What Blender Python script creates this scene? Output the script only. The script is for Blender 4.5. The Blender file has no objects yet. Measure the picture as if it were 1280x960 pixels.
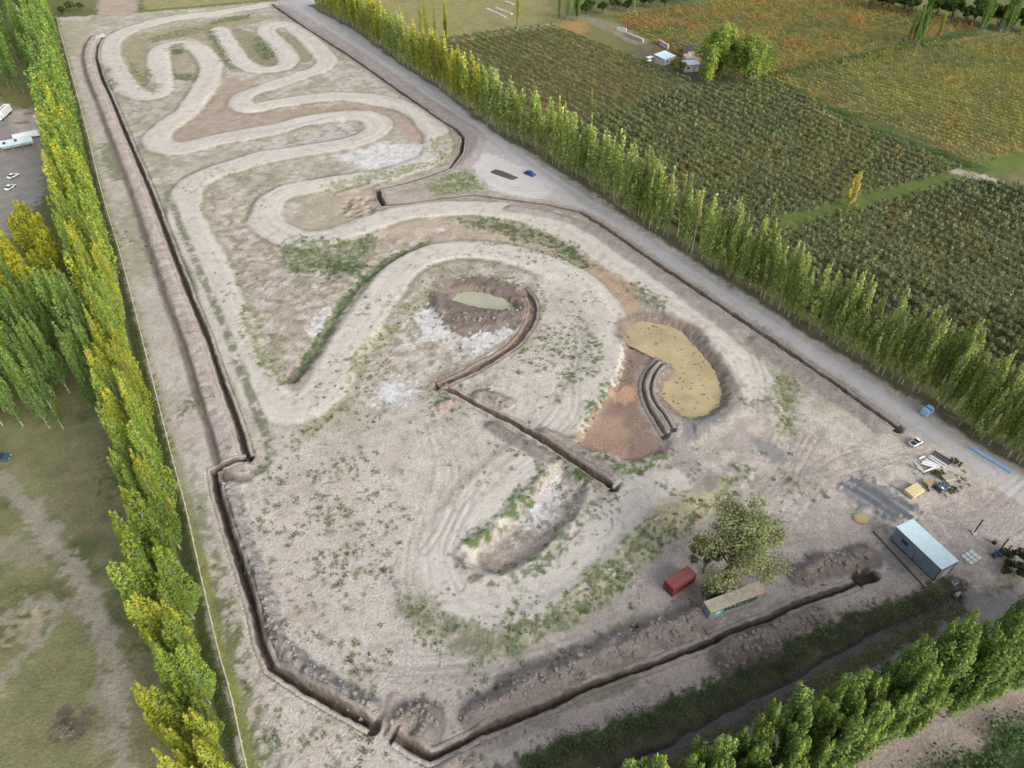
import bpy, bmesh, math, random
import numpy as np
from mathutils import Vector, Matrix

scene = bpy.context.scene
col = scene.collection
R = math.radians

# ------------------------------------------------------------------ camera, light, exposure
cam_data = bpy.data.cameras.new('camera')
cam_data.sensor_width = 36.0
cam_data.lens = 36.0 * 890 / 1280
cam_data.clip_start = 1.0
cam_data.clip_end = 5000.0
cam = bpy.data.objects.new('camera', cam_data)
cam.location = (0, 0, 120.0)
cam.rotation_euler = (R(90 - 42), 0, 0)
col.objects.link(cam)
scene.camera = cam

SUN_EL, SUN_DIR = 28.0, (0.62, -0.62)
world = bpy.data.worlds.new('World')
scene.world = world
world.use_nodes = True
wn = world.node_tree
bg = wn.nodes['Background']
sky = wn.nodes.new('ShaderNodeTexSky')
sky.sky_type = 'NISHITA'
sky.sun_disc = False
sky.sun_elevation = R(SUN_EL)
sky.sun_rotation = math.atan2(SUN_DIR[0], SUN_DIR[1])
sky.dust_density = 3.0
sky.ozone_density = 1.0
hs = wn.nodes.new('ShaderNodeHueSaturation')
hs.inputs['Saturation'].default_value = 0.38
wn.links.new(sky.outputs[0], hs.inputs['Color'])
wn.links.new(hs.outputs[0], bg.inputs['Color'])
bg.inputs['Strength'].default_value = 0.15

sun_data = bpy.data.lights.new('sun', 'SUN')
sun_data.energy = 1.15
sun_data.angle = R(30)
sun_data.color = (1.0, 0.975, 0.935)
sun = bpy.data.objects.new('sun', sun_data)
v = Vector((SUN_DIR[0], SUN_DIR[1], math.hypot(*SUN_DIR) * math.tan(R(SUN_EL))))
sun.rotation_euler = v.to_track_quat('Z', 'Y').to_euler()
sun.location = (60, -60, 200)
col.objects.link(sun)

scene.view_settings.view_transform = 'Standard'
scene.view_settings.look = 'None'
scene.view_settings.gamma = 1.0
scene.view_settings.exposure = 1.14
scene.cycles.max_bounces = 6
scene.cycles.diffuse_bounces = 3
scene.cycles.transparent_max_bounces = 4
scene.cycles.caustics_reflective = False
scene.cycles.caustics_refractive = False

# ------------------------------------------------------------------ colour helpers
ALB = 0.72                                   # real albedo against the tone seen in daylight
def lin(c):
    c = np.asarray(c, float) / 255.0
    return np.where(c <= 0.04045, c / 12.92, ((c + 0.055) / 1.055) ** 2.4)
def A(r, g_, b, k=ALB):
    return tuple(float(t) * k for t in lin((r, g_, b)))

def set_props(o, label=None, cat=None, group=None, kind=None):
    if label: o['label'] = label
    if cat: o['category'] = cat
    if group: o['group'] = group
    if kind: o['kind'] = kind
    return o

# ------------------------------------------------------------------ materials
def mat_plain(name, c, rough=0.7, metal=0.0, spec=0.4, noise=0.12, nscale=6.0, bump=0.0):
    m = bpy.data.materials.new(name); m.use_nodes = True
    nt = m.node_tree; b = nt.nodes['Principled BSDF']
    b.inputs['Roughness'].default_value = rough
    b.inputs['Metallic'].default_value = metal
    b.inputs['Specular IOR Level'].default_value = spec
    tc = nt.nodes.new('ShaderNodeTexCoord')
    n = nt.nodes.new('ShaderNodeTexNoise'); n.inputs['Scale'].default_value = nscale; n.inputs['Detail'].default_value = 6
    nt.links.new(tc.outputs['Object'], n.inputs['Vector'])
    r = nt.nodes.new('ShaderNodeMapRange')
    r.inputs['From Min'].default_value = 0.3; r.inputs['From Max'].default_value = 0.7
    r.inputs['To Min'].default_value = 1 - noise * 1.6; r.inputs['To Max'].default_value = 1 + noise
    nt.links.new(n.outputs['Fac'], r.inputs['Value'])
    mx = nt.nodes.new('ShaderNodeVectorMath'); mx.operation = 'SCALE'
    mx.inputs[0].default_value = c[:3]
    nt.links.new(r.outputs[0], mx.inputs['Scale'])
    nt.links.new(mx.outputs[0], b.inputs['Base Color'])
    if bump:
        bp = nt.nodes.new('ShaderNodeBump'); bp.inputs['Distance'].default_value = bump
        nt.links.new(n.outputs['Fac'], bp.inputs['Height']); nt.links.new(bp.outputs[0], b.inputs['Normal'])
    return m

def mat_ground():
    m = bpy.data.materials.new('soil'); m.use_nodes = True
    nt = m.node_tree; b = nt.nodes['Principled BSDF']
    b.inputs['Roughness'].default_value = 0.95; b.inputs['Specular IOR Level'].default_value = 0.1
    at = nt.nodes.new('ShaderNodeVertexColor'); at.layer_name = 'Col'
    tc = nt.nodes.new('ShaderNodeTexCoord')
    def noise(s, d=5):
        n = nt.nodes.new('ShaderNodeTexNoise'); n.inputs['Scale'].default_value = s; n.inputs['Detail'].default_value = d
        n.inputs['Roughness'].default_value = 0.65
        nt.links.new(tc.outputs['Object'], n.inputs['Vector']); return n
    n1, n2 = noise(1.9, 8), noise(0.35)
    def rng(n, lo, hi):
        r = nt.nodes.new('ShaderNodeMapRange')
        r.inputs['From Min'].default_value = 0.3; r.inputs['From Max'].default_value = 0.7
        r.inputs['To Min'].default_value = lo; r.inputs['To Max'].default_value = hi
        nt.links.new(n.outputs['Fac'], r.inputs['Value']); return r
    r1, r2 = rng(n1, 0.72, 1.2), rng(n2, 0.88, 1.1)
    m0 = nt.nodes.new('ShaderNodeMath'); m0.operation = 'MULTIPLY'
    nt.links.new(r1.outputs[0], m0.inputs[0]); nt.links.new(r2.outputs[0], m0.inputs[1])
    mu = nt.nodes.new('ShaderNodeMix'); mu.data_type = 'FLOAT'; mu.inputs[2].default_value = 1.0
    nt.links.new(at.outputs['Alpha'], mu.inputs[0]); nt.links.new(m0.outputs[0], mu.inputs[3])
    sc = nt.nodes.new('ShaderNodeVectorMath'); sc.operation = 'SCALE'
    nt.links.new(at.outputs['Color'], sc.inputs[0]); nt.links.new(mu.outputs[0], sc.inputs['Scale'])
    nt.links.new(sc.outputs[0], b.inputs['Base Color'])
    bp = nt.nodes.new('ShaderNodeBump'); bp.inputs['Distance'].default_value = 0.35; bp.inputs['Strength'].default_value = 0.8
    nt.links.new(n1.outputs['Fac'], bp.inputs['Height']); nt.links.new(bp.outputs[0], b.inputs['Normal'])
    ms = nt.nodes.new('ShaderNodeMath'); ms.operation = 'MULTIPLY'; ms.inputs[1].default_value = 0.8
    nt.links.new(at.outputs['Alpha'], ms.inputs[0]); nt.links.new(ms.outputs[0], bp.inputs['Strength'])
    return m

def mat_leaf(name, gain=1.0, transl=0.35, rnd=0.22):
    m = bpy.data.materials.new(name); m.use_nodes = True
    nt = m.node_tree; nt.nodes.remove(nt.nodes['Principled BSDF']); out = nt.nodes['Material Output']
    at = nt.nodes.new('ShaderNodeVertexColor'); at.layer_name = 'Col'
    oi = nt.nodes.new('ShaderNodeObjectInfo')
    r = nt.nodes.new('ShaderNodeMapRange')
    r.inputs['To Min'].default_value = gain * (1 - rnd); r.inputs['To Max'].default_value = gain * (1 + rnd)
    nt.links.new(oi.outputs['Random'], r.inputs['Value'])
    sc = nt.nodes.new('ShaderNodeVectorMath'); sc.operation = 'SCALE'
    nt.links.new(at.outputs['Color'], sc.inputs[0]); nt.links.new(r.outputs[0], sc.inputs['Scale'])
    d = nt.nodes.new('ShaderNodeBsdfDiffuse'); t = nt.nodes.new('ShaderNodeBsdfTranslucent')
    nt.links.new(sc.outputs[0], d.inputs['Color']); nt.links.new(sc.outputs[0], t.inputs['Color'])
    mx = nt.nodes.new('ShaderNodeMixShader'); mx.inputs[0].default_value = transl
    nt.links.new(d.outputs[0], mx.inputs[1]); nt.links.new(t.outputs[0], mx.inputs[2])
    nt.links.new(mx.outputs[0], out.inputs['Surface'])
    return m

M_SOIL = mat_ground()
M_LEAF = mat_leaf('leaves')
M_PLANT = mat_leaf('small_leaves', rnd=0.0, transl=0.25)
M_BARK = mat_plain('pale_bark', A(168, 162, 148), 0.9, noise=0.25, nscale=2)
M_DBARK = mat_plain('brown_bark', A(110, 96, 80), 0.9, noise=0.25, nscale=2)

# ------------------------------------------------------------------ noise
_rs = np.random.RandomState(5)
_TAB = _rs.rand(256, 256).astype(np.float32)
def vnoise(x, y, seed=0):
    x = x + seed * 37.31; y = y + seed * 17.77
    xi = np.floor(x); yi = np.floor(y)
    fx = (x - xi).astype(np.float32); fy = (y - yi).astype(np.float32)
    xi = xi.astype(np.int64) & 255; yi = yi.astype(np.int64) & 255
    fx = fx * fx * (3 - 2 * fx); fy = fy * fy * (3 - 2 * fy)
    x1 = (xi + 1) & 255; y1 = (yi + 1) & 255
    a = _TAB[xi, yi]; b = _TAB[x1, yi]; c = _TAB[xi, y1]; d = _TAB[x1, y1]
    return (a + (b - a) * fx) * (1 - fy) + (c + (d - c) * fx) * fy
def fbm(x, y, scale, oct=4, seed=0, ax=1.0):
    s = np.zeros(np.shape(x), np.float32); amp = 1.0; tot = 0
    for o in range(oct):
        s += amp * vnoise(x / scale * 2 ** o, y / (scale * ax) * 2 ** o, seed + o * 3)
        tot += amp; amp *= 0.55
    return s / tot
def smooth(a, b, x):
    t = np.clip((x - a) / (b - a), 0, 1); return t * t * (3 - 2 * t)

# ------------------------------------------------------------------ the ground grid
def axis(parts):
    out = []
    for a, b, st in parts:
        n = max(1, int(round((b - a) / st))); out.append(np.linspace(a, b, n, endpoint=False))
    out.append(np.array([parts[-1][1]])); return np.concatenate(out)
xs = axis([(-1500, -420, 40), (-420, -270, 4), (-270, -95, 0.85), (-95, 118, 0.44), (118, 200, 1.4), (200, 420, 2.4), (420, 1500, 40)])
ys = axis([(-300, 30, 12), (30, 42, 1.5), (42, 135, 0.44), (135, 240, 0.58), (240, 370, 0.9), (370, 530, 1.3), (530, 760, 4), (760, 2600, 50)])
NX, NY = len(xs), len(ys)
X, Y = np.meshgrid(xs, ys)
X = X.astype(np.float32); Y = Y.astype(np.float32)
H = np.zeros((NY, NX), np.float32)
RGB = np.zeros((NY, NX, 3), np.float32)
CLS = np.zeros((NY, NX), np.int32)
WEED = np.zeros((NY, NX), np.float32)
GRAIN = np.ones((NY, NX), np.float32)
BIG = 1e6

def window(poly, pad):
    p = np.asarray(poly)
    x0, x1 = np.searchsorted(xs, [p[:, 0].min() - pad, p[:, 0].max() + pad])
    y0, y1 = np.searchsorted(ys, [p[:, 1].min() - pad, p[:, 1].max() + pad])
    return slice(y0, max(y1, y0 + 1)), slice(x0, max(x1, x0 + 1))

def spline(pts, n=6, closed=False):
    P = [np.array(q, float) for q in pts]
    if len(P) < 3: return [tuple(q) for q in P]
    out = []; N = len(P)
    rng = range(N if closed else N - 1)
    for i in rng:
        p0 = P[(i - 1) % N] if closed or i > 0 else 2 * P[0] - P[1]
        p1 = P[i]; p2 = P[(i + 1) % N]
        p3 = P[(i + 2) % N] if closed or i + 2 < N else 2 * P[-1] - P[-2]
        for k in range(n):
            t = k / n
            out.append(tuple(0.5 * ((2 * p1) + (-p0 + p2) * t + (2 * p0 - 5 * p1 + 4 * p2 - p3) * t * t + (-p0 + 3 * p1 - 3 * p2 + p3) * t ** 3)))
    if not closed: out.append(tuple(P[-1]))
    return out

def dist_line(poly, pad, closed=False):
    """distance to a polyline, signed side (left +) and arc length, on the grid near it"""
    D = np.full((NY, NX), BIG, np.float32); S = np.zeros((NY, NX), np.float32); T = np.zeros((NY, NX), np.float32)
    pl = list(poly) + ([poly[0]] if closed else []); arc = 0.0
    for (ax, ay), (bx, by) in zip(pl[:-1], pl[1:]):
        L = math.hypot(bx - ax, by - ay)
        if L < 1e-4: continue
        w = window([(ax, ay), (bx, by)], pad)
        x, y = X[w] - ax, Y[w] - ay
        ux, uy = (bx - ax) / L, (by - ay) / L
        t = np.clip(x * ux + y * uy, 0, L)
        dx, dy = x - t * ux, y - t * uy
        d = np.sqrt(dx * dx + dy * dy); s = ux * y - uy * x
        k = d < D[w]
        D[w] = np.where(k, d, D[w]); S[w] = np.where(k, np.where(s >= 0, d, -d), S[w]); T[w] = np.where(k, arc + t, T[w])
        arc += L
    return D, S, T

def dist_poly(poly, pad):
    """signed distance to a closed outline: negative inside, BIG far outside"""
    D, _, _ = dist_line(poly, pad, True)
    w = window(poly, pad); x, y = X[w], Y[w]
    ins = np.zeros(x.shape, bool); n = len(poly)
    for i in range(n):
        (ax, ay), (bx, by) = poly[i], poly[(i + 1) % n]
        if ay == by: continue
        c = ((ay > y) != (by > y)) & (x < (bx - ax) * (y - ay) / (by - ay) + ax)
        ins ^= c
    sd = np.full((NY, NX), BIG, np.float32); d = D[w]
    sd[w] = np.where(ins, -np.minimum(d, 1e5), d)
    return sd

N1 = fbm(X, Y, 1.2, 3, 1); N3 = fbm(X, Y, 3.5, 4, 2); N8 = fbm(X, Y, 9, 4, 3); N25 = fbm(X, Y, 26, 4, 4); N5b = fbm(X, Y, 5, 4, 9)
Nf = fbm(X, Y, 0.95, 2, 11)

def paint(mask, c, var=0.12, nz=None):
    mask = np.clip(mask, 0, 1)[..., None]
    n = (N3 if nz is None else nz) - 0.5
    c = np.asarray(c, np.float32)[None, None, :] * (1 + 2 * var * n[..., None])
    RGB[...] = RGB * (1 - mask) + c * mask

def area(px_poly, c, edge=1.5, wob=3.0, var=0.15, amount=1.0, nz=None, curve=True, weed=None, cls=None, dz=0.0):
    p = spline(px_poly, 4, True) if curve else px_poly
    sd = dist_poly(p, edge + wob + 4) + (N8 - 0.5) * 2 * wob + (Nf - 0.5) * (wob + edge) * 1.7
    m = 1 - smooth(-edge * 0.6, edge * 0.6, sd)
    if weed: m = m * (0.35 + 0.65 * smooth(0.36, 0.56, N1))
    if c is not None: paint(m * amount, c, var, nz)
    if weed is not None:
        global WEED
        WEED = np.maximum(WEED, m * weed)
    if cls is not None: CLS[m > 0.5] = cls
    if dz: H[...] += dz * (1 - smooth(-1.6, 1.6, dist_poly(p, 6)))
    return m

def strip(line, half, c, edge=1.0, wob=1.0, var=0.15, amount=1.0, weed=None, cls=None, dz=0.0, curve=True):
    p = spline(line, 5) if curve else line
    D, S, T = dist_line(p, half + edge + wob + 2)
    d = D + (N5b - 0.5) * 2 * wob + (Nf - 0.5) * (wob + edge) * 1.5
    m = 1 - smooth(half - edge * 0.6, half + edge * 0.6, d)
    if c is not None: paint(m * amount, c, var)
    if weed is not None:
        global WEED
        WEED = np.maximum(WEED, m * weed)
    if cls is not None: CLS[m > 0.5] = cls
    if dz: H[...] += dz * m
    return m

# soil colours (dry albedos)
SILT = A(198, 190, 179); TRACK = A(204, 196, 186); PINK = A(181, 168, 160); GREYSP = A(150, 143, 138); ROAD = A(182, 178, 176)
SALT = A(216, 214, 214); MUD = A(124, 110, 101); FLOOR = A(168, 142, 122); DFLOOR = A(142, 121, 108); DRY = A(178, 163, 143); DITCH_SHADE = A(138, 122, 111)
GREEN = A(92, 112, 64); DGREEN = A(74, 96, 54); YGREEN = A(134, 138, 82); STRAW = A(190, 178, 140)
PASTURE = A(124, 127, 90); BARE = A(160, 148, 130); VINE_SOIL = A(120, 112, 74); ORCH_SOIL = A(118, 116, 80); SHADE_GRASS = A(84, 92, 56)

# ---- everything beyond the site first: rough grass
RGB[...] = np.asarray(A(122, 118, 78))
paint(smooth(0.4, 0.62, N25), A(104, 108, 68), 0.2)
H += (N25 - 0.5) * 0.5 + (N8 - 0.5) * 0.15

G_SITE, G_TRACK, G_ROAD, G_DITCH, G_PASTURE, G_FIELD = 0, 1, 2, 3, 4, 5

# pasture on the left
m = area([(-132.0,117.8),(-100.3,127.4),(-91.6,111.4),(-75.9,81.3),(-60.7,57.0),(-46.4,38.3),(-44.3,28.0),(-106.8,28.0),(-177.2,117.8)], PASTURE, 3, 5, 0.25, cls=G_PASTURE, curve=False)
paint(m * smooth(0.45, 0.7, N25), A(128, 124, 92), 0.2)
paint(m * smooth(0.5, 0.7, fbm(X, Y, 14, 4, 21)), A(92, 98, 64), 0.25)
paint(m * smooth(0.52, 0.66, fbm(X, Y, 2.4, 4, 22)) * 0.45, A(136, 130, 98), 0.2)
for ln, hw, am in (([(-104.1,96.3),(-95.0,88.0),(-84.9,78.6),(-77.9,70.8),(-72.1,62.9),(-66.4,54.3),(-63.7,47.7),(-59.1,39.4)], 1.7, 0.85), ([(-112.2,101.8),(-100.8,93.1),(-91.9,85.1)], 1.5, 0.6), ([(-88.8,55.6),(-87.0,59.9),(-85.7,66.0),(-85.5,70.0),(-89.6,70.8),(-94.3,68.3)], 1.6, 0.6),
                   ([(-90.1,66.0),(-86.6,70.8),(-80.6,70.8),(-72.6,66.0)], 1.2, 0.5), ([(-65.8,46.5),(-66.1,50.3),(-69.8,54.3)], 2.0, 0.5), ([(-103.2,85.1),(-94.1,81.3),(-92.6,83.2)], 2.2, 0.5)):
    strip(ln, hw, A(162, 154, 138), 1.2, 1.7, 0.25, am)
area([(-75.1,49.6),(-74.0,51.6),(-71.3,51.6),(-69.5,49.6),(-70.6,47.1),(-73.2,47.1)], A(96, 86, 76), 2, 2, 0.3, 0.8)
area([(-91.6,68.3),(-88.1,70.8),(-85.1,68.3),(-85.7,64.4),(-89.3,64.4)], A(172, 160, 132), 2, 2, 0.3, 0.7)
# yard at the upper left
area([(-274.9,325.2),(-215.8,315.7),(-198.0,302.2),(-182.5,270.1),(-168.3,236.4),(-158.5,203.2),(-141.6,152.8),(-183.0,152.8),(-275.7,262.9)], A(150, 146, 140), 3, 4, 0.15)
area([(-217.7,311.1),(-208.3,311.1),(-196.5,289.6),(-198.4,281.6),(-206.5,289.6)], A(190, 180, 168), 2, 2, 0.15)

# fields on the right
def field(poly, c, c2, name=None, wob=1.5, nz=None):
    mm = area(poly, c, 1.5, wob, 0.2, cls=G_FIELD, curve=False)
    paint(mm * smooth(0.42, 0.65, N25), c2, 0.2)
    return mm
F_ORCH1 = [(0.0,302.2),(32.5,302.2),(90.9,345.5),(121.2,345.5),(168.6,252.5),(90.7,216.2),(73.8,172.5)]
F_ORCH2 = [(88.5,208.3),(164.6,244.0),(188.7,239.5),(213.2,188.8),(147.5,97.4),(123.3,119.1),(99.7,146.0),(75.3,173.7)]
F_VINE1 = [(-40.0,412.7),(22.8,437.7),(43.2,409.9),(70.1,371.4),(87.7,348.7),(32.7,304.0),(0.0,312.9),(-25.8,367.8)]
F_VINE2 = [(58.8,455.2),(187.9,517.1),(221.1,493.7),(269.6,439.2),(193.8,396.4),(123.5,354.2),(100.8,356.4),(80.0,396.4)]
F_VINE3 = [(123.4,350.9),(202.2,396.4),(294.9,427.1),(298.3,362.1),(230.0,285.5),(177.5,257.3)]
field(F_ORCH1, ORCH_SOIL, A(100, 96, 66)); field(F_ORCH2, ORCH_SOIL, A(84, 80, 58))
field(F_VINE1, VINE_SOIL, A(112, 104, 76)); field(F_VINE2, A(132, 122, 82), A(122, 116, 80)); field(F_VINE3, A(128, 124, 80), A(116, 116, 80))
strip([(90.0,213.5),(125.8,230.4),(167.0,249.2),(208.4,270.1)], 4.5, A(104, 118, 62), 1.5, 1.5, 0.2)
strip([(122.6,350.9),(149.2,297.9),(176.2,254.5)], 4, A(86, 100, 56), 1.5, 1.5, 0.2)
strip([(167.1,252.5),(173.9,247.9),(176.4,244.0)], 3, A(186, 176, 160), 1.5, 1.5, 0.2)
strip([(122.4,353.1),(180.6,383.6),(256.9,427.1)], 6, A(92, 104, 58), 2, 2, 0.2)
strip([(130.2,325.2),(139.9,300.5)], 1.8, A(150, 140, 122), 1, 1, 0.2)
area([(-117.9,533.7),(0.0,533.7),(24.0,466.9),(9.2,442.3),(-35.3,419.8),(-76.0,427.1)], A(146, 138, 92), 3, 5, 0.2)
strip([(-38.9,409.9),(-17.6,418.4),(22.8,439.2)], 4, A(150, 148, 108), 2, 2, 0.2)
strip([(40.0,455.2),(54.8,439.2),(69.2,409.9)], 6, A(140, 132, 110), 2, 2, 0.2)
area([(27.7,445.5),(44.2,448.7),(40.2,427.1),(28.9,424.2)], A(160, 132, 82), 2, 2, 0.2)
area([(63.5,399.0),(101.6,399.0),(98.5,345.5),(78.6,340.3)], A(110, 106, 84), 3, 4, 0.2)
# far end of the site
area([(-257.7,555.7),(-168.9,544.5),(-149.8,490.0),(-221.5,468.6)], A(152, 144, 104), 2, 2, 0.2, curve=False)
area([(-289.3,555.7),(-259.4,555.7),(-222.7,461.8),(-242.2,451.9)], A(176, 158, 140), 2, 2, 0.15, curve=False)
strip([(-223.9,468.6),(-191.2,479.1),(-153.3,493.7)], 2.0, A(110, 116, 70), 1.5, 1.5, 0.2)

# ---- the site
SITE = [(-267.1,455.2),(-222.6,465.2),(-149.8,490.0),(-125.4,505.2),(-31.3,359.8),(6.3,271.6),(51.5,200.2),(79.3,155.6),(97.5,130.3),(116.2,102.8),(102.3,77.7),(84.2,72.1),(50.5,59.9),(29.3,51.6),(1.2,41.1),(-9.5,34.0),(-38.0,34.0),(-43.4,44.7),(-58.9,75.0),(-74.4,104.1),(-98.9,149.3),(-145.4,233.4)]
m_site = area(SITE, SILT, 1.2, 1.2, 0.08, curve=False, cls=G_SITE)
N60 = fbm(X, Y, 60, 3, 31)
paint(m_site * smooth(0.45, 0.6, N25) * 0.5, A(190, 178, 166), 0.1)
paint(m_site * smooth(0.5, 0.62, N8) * 0.45, A(196, 182, 172), 0.1)
paint(m_site * smooth(0.58, 0.7, fbm(X, Y, 6, 4, 33)) * 0.4, A(178, 166, 152), 0.1)
up = smooth(95, 150, Y) * (0.75 * (1 - area([(-267.1,455.2),(-255.4,458.5),(-223.9,412.7),(-164.4,293.7),(-105.4,188.8),(-81.7,149.3),(-61.2,107.7),(-66.4,104.1),(-63.1,83.2),(-74.4,104.1),(-98.9,149.3),(-145.4,233.4)], None, 1, 1, curve=False)) + 0.2)
paint(m_site * up * smooth(0.36, 0.6, N8) * 0.75, A(174, 168, 150), 0.2)
paint(m_site * up * smooth(0.5, 0.62, N5b) * 0.6, A(150, 148, 122), 0.25)
paint(m_site * up * smooth(0.54, 0.62, fbm(X, Y, 1.8, 3, 75)) * 0.5, A(138, 134, 114), 0.25)
# grass verge inside the fence
FENCE = [(-265.6,451.9),(-221.4,371.4),(-180.7,297.9),(-148.4,238.3),(-124.3,195.8),(-106.7,163.8),(-90.5,133.9),(-76.2,107.7),(-67.9,92.7),(-60.3,78.0),(-51.9,62.1),(-47.4,54.3),(-42.7,45.0),(-38.6,37.2)]
fence_line = spline(FENCE, 6)
Df, Sf, Tf = dist_line(fence_line, 22)
near0 = 1 - smooth(70, 130, Y)
inf = (Df < 18)
paint((1 - smooth(0.6, 1.6, np.abs(Sf + 1.9) + (N5b - 0.5) * 1.6)) * inf, A(70, 78, 48), 0.3)
paint((1 - smooth(0.8, 1.8, np.abs(Sf + 5.0) + (N5b - 0.5) * 2.4)) * inf, A(146, 134, 106), 0.25)
paint((1 - smooth(0.5, 1.3, np.abs(Sf - 0.5) + (N1 - 0.5) * 1.2)) * inf * (0.3 + 0.7 * near0), A(138, 142, 76), 0.25)
paint((1 - smooth(1.2, 2.6, np.abs(Sf - 2.6) + (N5b - 0.5) * 3)) * inf * near0 * smooth(0.35, 0.6, N1), A(122, 126, 92), 0.25)
area([(-165.9,277.7),(-157.8,277.7),(-144.5,252.5),(-147.8,245.9),(-157.1,259.4)], A(118, 126, 86), 2, 3, 0.25, 0.8)
area([(-138.7,227.5),(-127.8,224.6),(-111.6,188.8),(-111.8,180.0),(-122.1,193.5)], A(148, 148, 118), 3, 4, 0.25, 0.6)
area([(-259.7,442.3),(-244.0,445.5),(-231.3,412.7),(-226.9,386.1),(-237.1,399.0)], A(168, 162, 134), 2, 3, 0.2, 0.7)

# weedy, brown and salty islands between the track ribbons
BROWN = A(170, 152, 136)
for poly, c, am in (
    ([(-137.0,354.2),(-118.5,342.4),(-126.6,325.2),(-120.8,311.1),(-85.5,318.5),(-68.4,323.3),(-49.8,317.6),(-73.0,308.4),(-95.6,293.7),(-132.8,280.0),(-140.3,285.5),(-140.0,311.1),(-136.6,340.3)], BROWN, 0.9),
    ([(-210.9,412.7),(-202.2,430.1),(-180.3,445.5),(-155.2,458.5),(-141.0,458.5),(-155.4,439.2),(-169.9,433.1),(-149.6,392.5),(-137.9,366.7),(-148.7,379.9),(-169.6,412.7),(-186.3,416.9),(-193.7,401.7),(-182.8,367.8),(-165.4,334.1),(-174.1,340.3),(-193.1,373.8)], A(160, 150, 118), 0.9),
    ([(-182.4,396.4),(-176.6,401.7),(-165.9,388.6),(-151.7,354.2),(-164.8,356.4)], A(168, 156, 134), 0.9), ([(-158.6,434.6),(-144.4,424.2),(-123.0,386.1),(-117.3,371.4),(-127.3,371.4),(-144.7,401.7)], A(140, 132, 106), 0.9),
    ([(-132.9,431.6),(-120.6,416.9),(-103.2,386.1),(-107.4,377.4),(-126.1,412.7)], A(146, 136, 112), 0.9), ([(-97.2,280.0),(-79.2,295.4),(-64.1,296.2),(-61.2,287.9),(-75.4,276.1),(-108.0,272.4)], A(186, 180, 172), 0.8),
    ([(-67.4,235.2),(-50.3,236.4),(-47.2,224.6),(-55.9,210.9),(-69.0,209.8),(-75.9,219.0)], A(176, 164, 144), 0.9),
    ([(-66.2,320.4),(-49.5,315.7),(-36.9,293.7),(-37.0,277.7),(-43.9,281.6),(-50.8,297.9)], A(176, 156, 142), 0.9),
    ([(-109.8,233.4),(-93.3,230.4),(-85.4,213.5),(-75.0,201.7),(-61.6,199.2),(-44.5,205.7),(-21.3,210.9),(-30.9,200.7),(-41.2,182.2),(-47.0,160.0),(-50.9,146.0),(-55.8,134.8),(-60.8,134.8),(-68.8,149.3),(-80.6,171.7),(-93.4,198.3)], A(178, 164, 148), 0.9),
    ([(-37.5,134.8),(-37.0,152.8),(-32.2,167.7),(-24.0,179.1),(-21.6,163.8),(-17.6,155.6),(0.0,158.2),(0.0,151.1),(-10.4,141.0),(-20.2,133.3),(-27.5,127.4),(-32.8,123.2)], A(184, 172, 158), 0.9),
    ([(10.7,106.0),(14.9,101.8),(15.9,99.1),(13.4,93.1),(8.1,86.6),(3.2,81.3),(-2.8,78.2),(-7.8,79.1),(-9.3,83.2),(-4.9,87.0),(0.3,93.1),(5.5,99.6)], A(180, 166, 154), 0.95),
    ([(-42.6,210.9),(-21.8,217.9),(0.0,216.2),(15.7,205.7),(26.4,193.5),(35.5,175.8),(37.7,165.7),(29.3,161.9),(23.9,177.9),(12.5,191.1),(-5.1,199.2),(-25.8,200.7),(-42.1,188.8)], A(182, 166, 148), 0.85)):
    area(poly, c, 1.5, 2.0, 0.22, am, dz=-0.3)
tex = fbm(X, Y, 2.2, 4, 41)
isl = np.zeros_like(H)
for poly in ([(-109.8,233.4),(-93.3,230.4),(-85.4,213.5),(-75.0,201.7),(-61.6,199.2),(-44.5,205.7),(-21.3,210.9),(-30.9,200.7),(-41.2,182.2),(-47.0,160.0),(-50.9,146.0),(-55.8,134.8),(-60.8,134.8),(-68.8,149.3),(-80.6,171.7),(-93.4,198.3)], [(-97.2,280.0),(-79.2,295.4),(-64.1,296.2),(-61.2,287.9),(-75.4,276.1),(-108.0,272.4)],
             [(10.7,106.0),(14.9,101.8),(15.9,99.1),(13.4,93.1),(8.1,86.6),(3.2,81.3),(-2.8,78.2),(-7.8,79.1),(-9.3,83.2),(-4.9,87.0),(0.3,93.1),(5.5,99.6)], [(-37.5,134.8),(-37.0,152.8),(-32.2,167.7),(-24.0,179.1),(-21.6,163.8),(-17.6,155.6),(0.0,158.2),(0.0,151.1),(-10.4,141.0),(-20.2,133.3),(-27.5,127.4),(-32.8,123.2)]):
    isl = np.maximum(isl, area(poly, None, 1.5, 2))
paint(isl * smooth(0.46, 0.68, tex) * 0.6, A(206, 202, 196), 0.1)
paint(isl * smooth(0.52, 0.64, fbm(X, Y, 2.0, 4, 43)) * 0.8, A(146, 136, 116), 0.2)
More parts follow.
